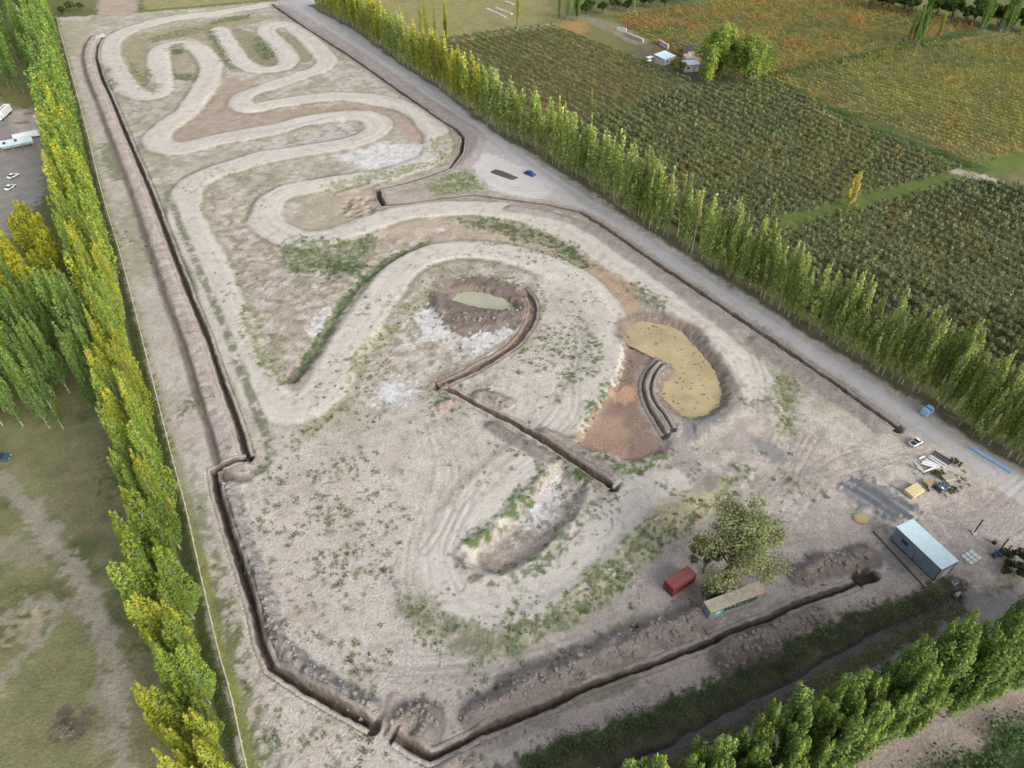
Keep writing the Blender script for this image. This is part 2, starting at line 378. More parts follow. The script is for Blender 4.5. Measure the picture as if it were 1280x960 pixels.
for poly, am in (([(-65.7,266.5),(-51.5,277.7),(-38.6,277.7),(-36.2,265.7),(-48.6,255.9),(-61.4,259.4)], 0.95), ([(-27.4,165.7),(-22.1,170.9),(-18.9,161.9),(-14.3,155.6),(0.0,158.6),(-1.7,151.1),(-10.6,146.0),(-17.3,151.1),(-24.0,152.8)], 0.9),
                 ([(-33.8,130.3),(-28.4,134.8),(-24.9,130.3),(-27.4,126.0),(-32.1,125.1)], 0.9), ([(8.9,104.6),(12.7,103.0),(10.2,96.3),(5.3,91.0),(3.4,93.1),(6.1,99.6)], 0.75), ([(38.8,182.2),(41.5,175.8),(39.9,169.7),(37.6,173.7)], 0.7),
                 ([(-32.9,285.5),(-28.3,277.7),(-27.9,262.9),(-32.2,270.1)], 0.6), ([(45.0,116.5),(50.9,121.8),(54.7,121.8),(49.4,115.2)], 0.4), ([(-55.2,161.9),(-52.1,165.7),(-51.2,156.4),(-54.8,154.6)], 0.6)):
    area(poly, SALT, 2.6, 3.4, 0.1, am * 0.62); paint(area(poly, None, 1.5, 3.0) * smooth(0.44, 0.6, N1), SALT, 0.08)
    area(poly, A(150, 140, 128), 1.5, 3.0, 0.2, 0.0)

# ---- track ribbons
TRACKS = [
    ([(-150.4,482.7),(-174.7,465.2),(-195.2,455.2),(-211.9,437.7),(-217.0,416.9),(-213.0,399.0),(-204.5,379.9),(-193.0,359.8),(-179.7,340.3),(-168.7,331.1),(-163.6,333.1),(-168.2,350.9),(-176.5,371.4),(-183.8,391.2),(-183.1,403.1),(-174.6,404.4),(-163.8,395.1),(-152.4,376.2),(-145.9,354.2),(-143.3,334.1),(-142.1,312.0),(-144.7,297.9),(-145.3,285.5),(-140.5,276.1),(-131.8,273.1),(-123.1,280.0),(-110.5,287.1),(-97.3,293.7),(-88.9,301.4),(-76.2,306.6),(-64.1,306.6),(-56.6,297.9),(-57.7,287.1),(-67.6,277.7),(-82.4,271.6),(-96.6,265.0),(-105.4,258.0),(-113.2,250.5),(-116.7,241.4),(-115.3,230.4),(-110.2,216.2),(-102.1,202.2),(-91.6,184.4),(-81.4,165.0),(-73.1,149.3),(-65.7,136.3),(-59.0,127.4),(-53.2,124.6),(-48.4,127.4),(-45.6,134.8),(-44.1,146.0),(-41.8,158.2),(-37.9,172.5),(-33.2,186.1),(-25.3,194.4),(-12.7,197.3),(0.0,194.4),(12.3,187.0),(21.4,176.6),(26.4,161.9),(25.6,147.6),(21.2,133.9),(14.4,121.8),(7.4,112.6),(0.0,104.1),(-6.8,95.2),(-11.5,88.0),(-12.6,81.3),(-9.2,75.0),(-2.3,72.1),(5.4,75.5),(12.7,81.9),(20.7,90.0),(26.4,96.3)], 5.6),
    ([(-165.8,431.6),(-155.7,412.7),(-145.4,392.5),(-137.4,377.4),(-128.0,366.7),(-118.6,365.5),(-113.3,371.4),(-115.2,384.8),(-125.3,405.8),(-136.8,425.6),(-137.1,439.2),(-127.0,439.2),(-114.2,419.8),(-101.9,396.4),(-94.3,378.6),(-95.7,365.5),(-102.8,356.4),(-111.5,344.5),(-120.4,334.1),(-122.5,323.3),(-115.5,314.8),(-107.1,319.5),(-91.7,326.2),(-80.3,329.1),(-65.4,327.2),(-51.9,320.4),(-41.9,310.2),(-34.4,296.2),(-29.5,280.8),(-29.8,267.2),(-36.6,257.3),(-47.7,249.2),(-62.0,245.3),(-72.8,240.8),(-81.8,235.8),(-85.2,227.5),(-84.4,219.0),(-78.8,209.8),(-69.0,203.7),(-60.1,204.7),(-52.6,210.4),(-43.5,217.3),(-30.4,222.9),(-11.1,224.0),(4.1,220.1),(17.2,209.3),(27.9,195.8),(38.4,179.1),(47.8,164.6),(55.7,148.6),(61.5,133.3),(58.8,119.1),(52.2,107.7),(42.1,101.8),(32.9,99.1)], 5.0),
]
track_mask = np.zeros_like(H)
for line, hw in TRACKS:
    p = spline(line, 7)
    D, S, T = dist_line(p, hw + 6)
    d = D + (N8 - 0.5) * 2.0
    m = 1 - smooth(hw - 0.5, hw + 0.7, d)
    far = smooth(90, 190, Y)
    am = (0.8 + 0.05 * far) * (0.75 + 0.45 * N8)
    paint(m * am, TRACK, 0.06)
    st = vnoise(S * 1.1, T * 0.03, 51)
    paint(m * smooth(0.52, 0.8, st) * 0.35, A(186, 174, 162), 0.1)
    paint(m * smooth(0.62, 0.85, vnoise(S * 0.7, T * 0.02, 53)) * 0.3, A(218, 211, 200), 0.05)
    H += 0.42 * (1 - smooth(hw - 1.5, hw + 1.6, d)) * (0.35 + 0.65 * far)
    track_mask = np.maximum(track_mask, m)
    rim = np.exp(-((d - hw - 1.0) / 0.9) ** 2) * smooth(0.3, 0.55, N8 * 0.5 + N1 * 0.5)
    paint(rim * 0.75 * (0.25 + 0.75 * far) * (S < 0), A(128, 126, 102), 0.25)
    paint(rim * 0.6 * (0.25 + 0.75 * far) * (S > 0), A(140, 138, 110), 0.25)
CLS[track_mask > 0.5] = G_TRACK
GRAIN *= 1 - 0.45 * track_mask
HAIR = [(10.7,106.0),(14.9,101.8),(15.9,99.1),(13.4,93.1),(8.1,86.6),(3.2,81.3),(-2.8,78.2),(-7.8,79.1),(-9.3,83.2),(-4.9,87.0),(0.3,93.1),(5.5,99.6)]
hp_ = dist_poly(spline(HAIR, 4, True), 12)
H -= 1.5 * (1 - smooth(-2.6, 0.4, hp_)); H += 0.5 * np.exp(-((hp_ - 1.0) / 1.0) ** 2)
m = area([(3.6,179.1),(12.0,179.1),(22.3,172.5),(28.0,160.0),(26.4,142.7),(20.1,127.4),(12.1,115.2),(3.8,117.8),(-5.9,126.0),(0.0,142.7),(7.0,152.8),(9.1,165.7)], SILT, 2, 2, 0.12, 0.85)
paint(m * smooth(0.5, 0.66, N8) * 0.35, A(180, 172, 158), 0.15)
mk_ = strip([(-55.6,135.1),(-53.5,143.0),(-51.0,155.3),(-48.9,168.1),(-45.2,179.6),(-38.1,192.1),(-28.4,201.7)], 1.7, A(112, 116, 90), 1.0, 0.9, 0.3, 0.9)
paint(mk_ * smooth(0.48, 0.6, N1), A(84, 98, 64), 0.25)
D, S, T = dist_line(spline([(-55.6,135.1),(-53.5,143.0),(-51.0,155.3),(-48.9,168.1),(-45.2,179.6),(-38.1,192.1),(-28.4,201.7)], 6), 5)
H -= 0.7 * np.exp(-(D / 1.6) ** 2)
# tyre lines over the bare ground in the lower part
for ln, hw in (([(-21.1,121.8),(-17.0,106.5),(-18.5,93.1),(-19.8,81.3),(-18.2,73.3),(-11.8,68.3),(-2.9,66.7),(7.4,70.0),(18.7,78.6)], 4.0), ([(11.5,121.8),(3.7,111.4),(-3.5,104.1),(-10.2,95.2),(-13.7,85.1),(-12.3,76.8)], 6.0), ([(-30.0,62.9),(-16.8,59.2),(0.0,61.4),(11.5,64.4)], 4.0),
               ([(38.5,111.4),(42.1,101.8),(47.0,93.1)], 3.5), ([(51.5,97.4),(61.1,104.1),(66.0,111.4),(75.2,106.5)], 4.0), ([(29.3,111.4),(38.4,121.8),(38.5,111.4),(41.6,99.6)], 2.5), ([(68.3,119.1),(71.5,111.4),(65.9,99.6),(56.5,91.0)], 4.0)):
    D, S, T = dist_line(spline(ln, 6), hw + 2)
    m = (1 - smooth(hw - 1.5, hw, D))
    paint(m * smooth(0.5, 0.75, vnoise(S * 1.5, T * 0.04, 57)) * 0.45, A(172, 160, 149), 0.1)
    paint(m * smooth(0.6, 0.8, vnoise(S * 1.3, T * 0.04, 59)) * 0.4, A(216, 209, 199), 0.1)

# ---- the bank round the lower hairpin and the lower, greyer yard below it
BANK = [(-20.4,73.3),(-16.3,69.1),(-10.1,65.5),(-2.2,64.4),(5.9,67.2),(14.5,74.2),(23.0,81.9),(29.6,88.6),(35.0,91.4),(42.5,95.7),(45.9,99.6)]
bp_ = spline(BANK, 6)
Db, Sb, Tb = dist_line(bp_, 40)
lower = area([(8.6,64.4),(15.1,72.5),(23.6,80.4),(31.0,87.4),(40.3,93.1),(48.7,93.1),(62.1,93.1),(72.6,85.1),(74.3,81.3),(61.4,75.9),(47.6,70.0),(33.1,64.4),(16.8,59.9),(7.0,58.5),(0.0,59.9)], A(174, 163, 155), 3, 4, 0.12, 0.85)
H -= 0.9 * (1 - smooth(-3.5, 3.5, dist_poly([(8.6,64.4),(15.1,72.5),(23.6,80.4),(31.0,87.4),(40.3,93.1),(48.7,93.1),(62.1,93.1),(72.6,85.1),(74.3,81.3),(61.4,75.9),(47.6,70.0),(33.1,64.4),(16.8,59.9),(7.0,58.5),(0.0,59.9)], 8)))
H += 0.55 * (1 - smooth(0, 4.5, np.abs(Sb - 1.5))) * (Db < 10) * (Db < np.abs(Sb) + 0.3)
mb = (1 - smooth(2.4, 4.2, Db + (N5b - 0.5) * 4)) * (0.6 + 0.4 * smooth(8, 45, Tb)) * smooth(-2, 6, Tb + (N5b - 0.5) * 8)
paint(mb * smooth(0.3, 0.5, N1) * 0.8, A(156, 150, 122), 0.25)
paint(mb * smooth(0.43, 0.53, Nf * 0.5 + tex * 0.5) * 0.9, A(100, 116, 74), 0.25)
paint(mb * smooth(0.55, 0.65, fbm(X, Y, 2, 3, 47)) * 0.6, A(190, 184, 156), 0.2)
area([(29.1,91.0),(36.2,98.5),(45.6,101.8),(45.5,97.4),(38.4,92.1),(31.1,88.0)], A(196, 184, 148), 1.5, 2, 0.25, 0.8)
WEED = np.maximum(WEED, mb * 0.9)

# yard by the shed: pink and grey fill
area([(60.5,93.1),(72.0,97.4),(80.6,89.0),(94.6,101.8),(109.8,97.4),(102.3,77.7),(85.2,74.2),(76.3,78.6),(69.6,81.3)], A(184, 172, 163), 4, 5, 0.12, 0.8)
area([(90.7,93.1),(113.9,101.8),(102.3,77.7),(91.5,77.7)], A(160, 150, 145), 4, 5, 0.12, 0.75)
area([(50.4,133.3),(69.1,121.8),(74.4,104.1),(61.1,95.2),(49.1,101.8),(44.0,111.4)], A(184, 172, 162), 5, 6, 0.12, 0.7)
paint(area([(49.0,136.3),(86.1,111.4),(85.8,97.4),(60.5,93.1),(42.1,101.8)], None, 5, 6) * smooth(0.5, 0.62, fbm(X, Y, 3, 4, 61)) * 0.5, A(156, 146, 138), 0.15)
gr = area([(70.6,99.1),(75.9,102.3),(80.1,100.5),(84.7,94.0),(80.0,90.6),(75.6,93.1),(72.8,94.8)], None, 2, 2)
gx = vnoise((X * 0.75 + Y * 0.66) * 0.9, (X * 0.66 - Y * 0.75) * 0.05, 63)
paint(gr * smooth(0.25, 0.45, gx), A(142, 142, 144), 0.15)
paint(gr * smooth(0.5, 0.62, gx), A(112, 113, 118), 0.15)
H += gr * 0.5 * (1 - np.abs(2 * gx - 1))
GRAIN[gr > 0.3] = 0.6
area([(55.5,113.4),(58.0,114.7),(61.9,110.1),(60.8,107.2),(57.5,107.2)], A(140, 138, 136), 1, 0.6, 0.06)
area([(66.6,165.0),(68.1,163.8),(73.3,156.4),(71.5,153.9),(68.3,155.6)], A(142, 138, 138), 1, 0.8, 0.08)
area([(59.0,103.0),(62.0,104.1),(63.1,101.8),(60.7,99.6),(58.9,100.5)], A(146, 134, 126), 2, 1.5, 0.2, 0.8)
area([(72.7,81.3),(78.0,86.6),(81.0,82.2),(82.9,74.2),(79.5,73.3)], A(150, 143, 140), 1.2, 1.0, 0.08)
# the worn pale dirt road beside the poplars
ROADP = [(-144.4,488.2),(-127.0,505.2),(-30.8,353.1),(6.3,268.7),(33.2,223.5),(51.0,197.3),(69.3,168.5),(84.6,145.3),(96.3,127.4),(106.9,108.9),(114.2,99.1),(110.3,92.1),(105.2,101.8),(95.1,115.2),(81.8,136.9),(65.6,163.0),(49.2,186.6),(32.4,215.1),(14.1,230.4),(0.0,233.4),(-11.8,245.9),(-15.5,262.9),(-13.0,281.6),(-28.0,311.1),(-63.1,364.4),(-107.8,430.1)]
m = area(ROADP, ROAD, 1.2, 1.2, 0.08, curve=False, cls=G_ROAD)
GRAIN *= 1 - 0.5 * m
rl = spline([(-131.5,486.3),(-70.1,386.1),(-28.9,325.2),(0.0,271.6),(22.8,233.4),(41.7,204.2),(57.7,180.0),(71.4,159.3),(86.2,137.9),(97.3,120.4),(106.3,104.1)], 5)
D, S, T = dist_line(rl, 14)
paint(m * smooth(0.5, 0.8, vnoise(S * 0.9, T * 0.02, 65)) * 0.4, A(164, 160, 159), 0.1)
paint(m * smooth(0.55, 0.8, vnoise(S * 0.6, T * 0.02, 67)) * 0.4, A(200, 195, 191), 0.1)
area([(-15.8,270.1),(0.0,262.9),(14.6,241.4),(8.5,231.6),(-8.8,241.4)], A(206, 201, 196), 2, 2, 0.05, 0.8)
area([(-29.4,244.0),(-18.1,252.5),(-11.7,241.4),(-18.4,231.6),(-26.9,231.6)], A(112, 128, 74), 2, 2.5, 0.25, 0.85, weed=0.6)
# grass fringe and litter below the poplars
POP_BASE = [(-118.7,472.1),(-93.4,437.7),(-72.6,403.1),(-53.0,369.0),(-35.8,343.4),(-15.5,304.9),(-2.6,282.3),(7.9,270.9),(18.7,253.2),(30.8,237.1),(40.7,216.8),(51.6,201.2),(61.3,185.7),(69.5,174.1),(79.6,156.7),(88.6,144.6),(93.0,136.6),(98.0,131.5),(103.3,122.3),(106.2,115.2),(109.4,111.4),(113.4,105.8),(118.4,97.4)]
Dp, Sp, Tp = dist_line(spline(POP_BASE, 4), 16)
paint((1 - smooth(1.2, 3.2, np.abs(Sp - 1.2) + (N5b - 0.5) * 3)) * (Dp < 14), A(104, 100, 78), 0.25)
paint(smooth(1.0, 4.0, Sp) * (Dp < 12) * (Dp < BIG), A(92, 94, 58), 0.25)

# ---- bottom strip: lane, canal, banks, grove floor, second lane
SOUTH = [(-14.9,41.1),(2.5,43.8),(15.7,48.4),(31.1,54.0),(40.3,58.2),(55.1,65.6),(68.4,70.1),(84.6,74.5),(86.8,72.8),(110.2,83.2),(136.0,81.3),(91.3,19.1),(-25.5,19.1)]
area(SOUTH, A(122, 114, 92), 1.5, 1.5, 0.25, curve=False, cls=G_PASTURE)
strip([(7.9,49.6),(21.7,54.5),(36.5,60.2),(52.3,66.0),(69.5,72.8),(83.6,77.3)], 3.6, A(186, 172, 162), 1.2, 1.0, 0.1)
area([(52.3,66.0),(62.4,70.0),(70.8,72.5),(71.7,70.8),(54.7,64.4)], A(176, 152, 138), 2, 2, 0.15, 0.7)
strip([(2.5,43.1),(15.6,47.7),(31.0,53.2),(40.0,57.3),(54.8,64.7),(68.1,69.1),(84.4,74.2)], 2.0, A(86, 92, 64), 1.2, 1.0, 0.25)
CANAL = [(12.4,40.0),(23.0,44.7),(34.3,50.0),(49.6,57.0),(63.0,63.5),(75.5,69.1),(84.2,73.3)]
strip(CANAL, 4.2, A(98, 92, 72), 1.2, 1.0, 0.25)
D, S, T = dist_line(spline(CANAL, 5), 8)
H -= 1.4 * (1 - smooth(0.4, 1.8, D + (N5b - 0.5) * 1.5))
paint(1 - smooth(0.8, 1.6, D), A(104, 100, 98), 0.15)
strip([(27.2,40.0),(47.5,50.0),(63.4,57.0),(81.0,65.2),(100.9,75.0)], 2.6, A(168, 162, 160), 1.0, 1.2, 0.12, 0.9, cls=G_ROAD)
area([(31.8,38.3),(59.3,49.6),(76.5,55.6),(94.4,66.0),(89.6,57.0),(61.7,45.9),(43.7,37.2)], A(70, 72, 46), 2, 3, 0.25, 0.9)
area([(84.4,74.2),(99.4,75.0),(96.8,67.5),(87.2,66.0)], A(164, 156, 150), 2, 2, 0.1, 0.8)
area([(50.9,37.2),(59.8,41.1),(72.8,46.2),(88.3,52.3),(125.0,66.0),(101.9,19.1),(44.6,19.1)], A(72, 84, 50), 2, 1.5, 0.3, 0.95, curve=False)
LANE2 = [(44.9,37.2),(58.1,43.1),(72.0,48.7),(88.7,55.4),(108.9,63.5)]
strip(LANE2, 3.4, A(168, 154, 140), 1.0, 0.8, 0.12, cls=G_ROAD)

# ---- weeds and grass patches
for poly, c, wd, am in (
    ([(-71.5,203.2),(-52.0,203.2),(-44.2,203.2),(-46.7,186.6),(-58.6,184.4),(-67.7,186.6),(-73.6,195.8)], GREEN, 0.9, 0.7), ([(-17.7,217.9),(0.0,214.6),(15.6,203.2),(26.0,188.8),(22.1,186.6),(10.2,198.3),(-5.3,208.3),(-16.1,213.5)], DGREEN, 0.8, 0.85),
    ([(31.3,180.0),(42.0,171.7),(43.4,165.7),(36.8,167.7),(32.0,175.8)], A(112, 118, 84), 0.7, 0.8), ([(-59.5,188.8),(-50.0,191.1),(-47.3,182.2),(-55.7,182.2)], DGREEN, 0.8, 0.8),
    ([(11.2,115.2),(15.0,116.5),(20.5,126.0),(24.2,133.3),(24.9,130.3),(20.2,121.8),(15.2,113.4)], GREEN, 0.9, 0.9), ([(15.2,113.4),(21.9,110.1),(26.9,107.0),(35.7,111.4),(35.9,108.9),(28.3,104.1),(21.5,106.0),(15.5,110.9)], GREEN, 0.8, 0.9),
    ([(-8.1,86.6),(-2.5,91.0),(1.7,98.5),(9.0,108.4),(11.2,108.4),(8.9,104.1),(3.4,96.3),(-1.6,89.4),(-6.5,85.1)], GREEN, 0.9, 0.95), ([(9.1,108.9),(14.3,106.5),(20.9,100.7),(18.9,97.4),(14.8,100.7),(10.7,105.3)], DGREEN, 0.8, 0.9),
    ([(-3.1,78.6),(3.1,80.4),(8.9,86.0),(14.3,93.1),(18.2,99.1),(19.7,96.9),(14.9,90.0),(9.6,83.2),(3.9,78.6),(-1.5,76.9)], A(92, 108, 76), 0.7, 0.85), ([(-10.4,83.2),(-9.3,78.6),(-6.2,76.4),(-3.8,75.9),(-6.2,77.3),(-8.2,79.8)], A(110, 108, 90), 0.3, 0.9),
    ([(-65.9,242.7),(-41.0,255.9),(-26.1,259.4),(-49.8,242.7),(-63.3,236.4)], A(140, 144, 102), 0.6, 0.7), ([(-205.4,399.0),(-186.0,367.8),(-171.4,338.2),(-190.7,367.8)], A(120, 122, 88), 0.5, 0.5),
    ([(-180.8,367.8),(-166.6,340.3),(-166.1,334.1),(-176.3,350.9)], A(110, 112, 80), 0.5, 0.7), ([(-140.2,419.8),(-126.4,396.4),(-122.3,383.6),(-129.3,383.6),(-136.3,399.0)], DGREEN, 0.6, 0.8), ([(-172.2,434.6),(-158.7,412.7),(-138.3,367.8),(-144.8,373.8),(-164.4,412.7)], A(100, 110, 78), 0.6, 0.8),
    ([(-174.8,450.3),(-157.0,461.8),(-154.3,455.2),(-170.0,442.3)], GREEN, 0.6, 0.8), ([(-182.4,396.4),(-177.1,403.1),(-169.3,392.5),(-173.4,388.6)], DGREEN, 0.6, 0.8), ([(-166.0,359.8),(-156.3,359.8),(-151.4,350.9),(-161.7,353.1)], DGREEN, 0.6, 0.8), ([(-198.3,419.8),(-174.6,442.3),(-170.8,433.1),(-190.3,409.9)], A(116, 122, 84), 0.6, 0.6),
    ([(-207.2,373.8),(-193.9,356.4),(-184.9,340.3),(-189.9,342.4)], A(108, 112, 82), 0.5, 0.7), ([(-21.3,74.2),(-14.8,69.1),(-2.9,64.4),(0.0,63.6),(-11.5,64.4),(-19.2,69.1)], A(120, 124, 92), 0.7, 0.6),
    ([(66.5,133.3),(71.8,141.0),(72.1,133.3),(67.6,121.8),(63.4,115.2),(63.3,121.8)], A(124, 132, 84), 0.9, 0.8), ([(49.3,106.5),(54.0,104.1),(54.0,100.7),(49.1,101.8)], A(130, 132, 96), 0.7, 0.6), ([(56.0,127.4),(60.0,127.4),(57.9,123.2),(55.0,123.2)], GREEN, 0.6, 0.5),
    ([(-43.7,141.0),(-35.1,154.6),(-26.1,175.8),(-22.1,180.0),(-22.2,171.7),(-29.3,161.9),(-36.1,146.0),(-40.3,133.3)], A(150, 146, 96), 0.7, 0.7), ([(-46.1,121.8),(-39.8,130.3),(-37.4,127.4),(-43.6,119.1),(-48.5,115.2)], A(150, 146, 104), 0.6, 0.7),
    ([(-75.4,165.7),(-64.7,146.0),(-56.6,133.9),(-59.6,133.9),(-67.0,144.3),(-77.2,163.8)], A(124, 130, 84), 0.7, 0.8), ([(-32.2,277.7),(-24.9,289.6),(-20.7,273.9),(-24.5,259.4),(-29.4,262.9)], A(140, 140, 102), 0.5, 0.7),
    ([(15.9,146.0),(22.9,152.8),(24.1,142.7),(19.1,133.3),(15.0,131.8),(12.4,139.5)], A(160, 158, 134), 1.0, 0.3), ([(-39.5,93.1),(-33.9,95.2),(-30.4,89.0),(-31.9,83.2),(-36.6,87.0)], A(156, 158, 130), 1.0, 0.3), ([(20.6,68.3),(28.2,70.0),(29.2,66.7),(21.8,66.0)], A(132, 140, 100), 0.5, 0.6),
    ([(2.3,171.7),(4.8,177.9),(7.6,175.8),(6.5,169.7)], A(130, 128, 96), 0.4, 0.6)):
    area(poly, c, 1.2, 2.4, 0.3, am, weed=wd)
# scattered weed density over the bare ground (little plants follow it)
for (cx, cy), r, d in (([(-34.6,89.0)][0], 15, 0.6), ([(-42.9,101.8)][0], 16, 0.45), ([(-29.8,101.8)][0], 18, 0.32), ([(-41.1,81.3)][0], 14, 0.3), ([(-27.9,77.7)][0], 14, 0.4), ([(-29.9,70.8)][0], 12, 0.4), ([(-31.5,113.9)][0], 14, 0.3), ([(17.9,144.3)][0], 15, 0.7),
                       ([(13.4,160.0)][0], 16, 0.35), ([(0.0,184.4)][0], 22, 0.3), ([(17.2,97.4)][0], 12, 0.3), ([(3.5,104.1)][0], 12, 0.35), ([(12.8,83.2)][0], 16, 0.3), ([(-23.2,66.0)][0], 14, 0.5), ([(-5.7,62.9)][0], 16, 0.35), ([(-15.7,127.4)][0], 12, 0.3),
                       ([(-35.8,160.0)][0], 14, 0.25), ([(-74.1,152.8)][0], 12, 0.25), ([(-54.3,101.8)][0], 10, 0.3), ([(32.6,97.4)][0], 12, 0.35), ([(-78.2,126.0)][0], 4, 0.7), ([(-4.2,146.0)][0], 16, 0.15), ([(-36.3,133.3)][0], 14, 0.3), ([(-32.8,49.0)][0], 12, 0.4), ([(56.1,101.8)][0], 10, 0.3),
                       ([(-27.8,50.3)][0], 10, 0.35), ([(-71.9,188.8)][0], 16, 0.35), ([(-99.6,242.7)][0], 18, 0.2), ([(-123.4,203.2)][0], 14, 0.3), ([(9.3,77.7)][0], 18, 0.25), ([(43.3,127.4)][0], 8, 0.2), ([(90.4,104.1)][0], 6, 0.3)):
    w = (slice(*np.searchsorted(ys, [cy - 2.5 * r, cy + 2.5 * r])), slice(*np.searchsorted(xs, [cx - 2.5 * r, cx + 2.5 * r])))
    WEED[w] = np.maximum(WEED[w], d * np.exp(-((X[w] - cx) ** 2 + (Y[w] - cy) ** 2) / (2 * (r * 0.7) ** 2)) * smooth(0.3, 0.6, N8[w]) * 1.5)
spots = smooth(0.72, 0.80, vnoise(X / 0.9, Y / 0.9, 71) * 0.75 + 0.25 * N3) * (WEED > 0.03) * smooth(0.0, 0.35, WEED)
paint(spots * 0.75, A(104, 112, 84), 0.25)
# dry litter freckles everywhere on the site
paint(m_site * smooth(0.66, 0.74, fbm(X, Y, 1.5, 2, 73)) * 0.35 * (CLS != G_ROAD), A(150, 140, 124), 0.2)

# ---- spoil ridges and heaps
def ridge(line, half, hgt, c, amount=0.9, rough=0.6, off=0.0, flat=0.0):
    global H
    D, S, T = dist_line(spline(line, 5), half + abs(off) + 3)
    d = np.abs(S - off) * (D < BIG) + (D >= BIG) * 99
    end = np.where(D > np.abs(S) + 0.01, D, d) if off == 0 else d
    d = end + (N3 - 0.5) * half * rough
    m = 1 - smooth(half * 0.75, half * 1.05, d)
    prof = np.clip(1 - np.maximum(d - flat, 0) / max(half - flat, 0.1), 0, 1)
    rr = 1.0 if rough > 0.5 else 0.35
    H += hgt * smooth(0, 1, prof) * (0.6 + 0.8 * N3) + m * ((N1 - 0.5) * 0.6 + (tex - 0.45) * 1.1 + (Nf - 0.5) * 0.5) * min(1, hgt) * rr
    paint(m * amount, c, 0.22, tex)
    return m
DITCH_L = [(-225.1,418.4),(-221.1,403.1),(-213.5,383.6),(-198.0,354.2),(-180.9,325.2),(-162.0,292.0),(-144.4,261.5),(-131.0,238.3),(-110.3,200.7),(-94.1,171.7),(-82.2,151.1),(-73.4,134.2),(-65.1,119.1),(-59.8,108.2)]
DITCH_L2 = [(-59.8,108.2),(-66.2,104.4),(-63.0,97.4),(-58.4,89.0),(-52.2,78.0),(-48.1,70.5),(-45.4,64.4),(-42.2,59.5),(-35.3,55.6),(-27.3,51.6),(-22.9,49.3)]
DITCH_B = [(-18.7,47.5),(-15.8,45.8),(-13.0,44.5),(-10.3,45.6),(0.0,50.2),(5.9,52.5),(13.7,56.1),(20.9,58.6),(26.0,60.4)]
DITCH_B2 = [(30.1,62.1),(35.9,64.1),(43.3,67.5),(47.2,68.7),(52.8,71.5),(58.4,73.5),(63.3,75.0),(66.2,76.2)]
DITCH_P = [(67.5,77.3),(69.9,78.0)]
DITCH_R = [(-148.0,482.7),(-116.9,434.6),(-86.5,389.9),(-61.3,350.9),(-45.2,325.2),(-32.8,304.9),(-23.4,292.0),(-20.0,283.9),(-20.2,270.1),(-23.7,255.9),(-30.7,249.2),(-39.0,243.3),(-48.6,238.3),(-47.2,232.8),(-45.0,226.9),(-37.3,227.5),(-26.9,231.0),(-13.7,234.0),(0.0,230.4),(12.6,226.9),(23.4,221.8),(30.0,212.5),(40.6,195.8),(49.7,182.2),(58.0,169.7),(64.2,160.0),(69.5,152.1),(75.0,143.6),(81.2,133.9),(86.4,124.6),(90.7,117.8)]
DITCH_M = [(-17.5,132.4),(-13.9,130.0),(-8.8,126.0),(0.0,119.9),(8.3,112.6),(14.7,106.5),(21.9,100.0)]
PIT = [(3.5,174.9),(5.6,169.7),(5.9,163.8),(4.4,157.1),(0.0,148.6),(-8.3,140.4),(-15.0,135.1),(-18.5,132.7)]
ridge(DITCH_L, 2.5, 0.9, PINK, 0.95, 0.25, off=-3.7, flat=1.5)          # pink bank beside the long left ditch
Dl, Sl, Tl = dist_line(DITCH_L, 14)
paint((1 - smooth(0.7, 1.3, np.abs(Sl + 6.4) + (N5b - 0.5))) * (Dl < 10), A(134, 124, 114), 0.2)  # outer slope of the bank painted darker, its shade put into the colour
paint((1 - smooth(0.8, 1.5, np.abs(Sl - 5.2) + (N5b - 0.5) * 1.2)) * smooth(0, 25, Tl - 190) * (Dl < 10) * (Dl < np.abs(Sl) + .2) * smooth(0.3, 0.6, N1 * 0.5 + N3 * 0.5), A(122, 124, 102), 0.25)
ridge([(-61.2,99.1),(-56.3,89.0),(-50.6,79.1),(-46.0,70.8),(-42.3,64.4),(-37.5,59.6),(-32.0,55.9),(-26.9,53.2),(-23.8,51.9)], 2.7, 2.0, GREYSP, 0.95, 0.9)
ridge([(-18.4,49.6),(-16.0,51.2),(-13.9,50.3),(-14.1,48.4)], 3.0, 1.6, A(140, 130, 122), 0.9, 0.7)
ridge([(-21.3,49.5),(-20.5,51.6),(-20.0,54.0)], 1.3, 0.6, A(190, 172, 160), 0.9, 0.3)
ridge([(-5.3,51.2),(0.0,53.9),(8.3,57.8),(17.0,61.8),(27.7,66.4),(34.3,68.8)], 3.9, 2.6, A(148, 136, 129), 0.9, 1.1)
ridge([(-10.1,43.5),(-5.2,46.2),(0.0,48.4),(5.3,50.7)], 2.2, 0.5, A(158, 146, 138), 0.8, 0.9)
ridge([(37.4,61.1),(40.2,62.6),(43.0,63.5),(45.4,64.4)], 4.0, 2.2, A(134, 123, 116), 0.95, 0.8)
ridge([(46.5,66.0),(53.0,68.3),(57.1,70.1)], 2.2, 0.7, A(150, 136, 128), 0.8, 0.9)
ridge([(56.8,78.4),(61.3,80.2),(66.4,81.3),(70.8,82.4)], 3.4, 2.2, A(140, 128, 120), 0.95, 0.8)
ridge([(8.1,52.9),(13.6,54.5),(20.7,57.3)], 1.4, 0.4, A(142, 138, 118), 0.8, 0.9)
ridge([(-7.9,129.4),(-4.9,128.5),(-1.6,126.5)], 2.6, 0.9, A(156, 144, 134), 0.95, 0.6)
ridge([(-17.2,125.4),(-15.2,125.7)], 2.4, 0.9, A(160, 143, 132), 0.95, 0.6)
ridge([(-4.5,118.3),(0.0,114.4),(4.6,110.9),(7.6,108.4)], 2.2, 0.9, A(144, 134, 128), 0.95, 0.4)
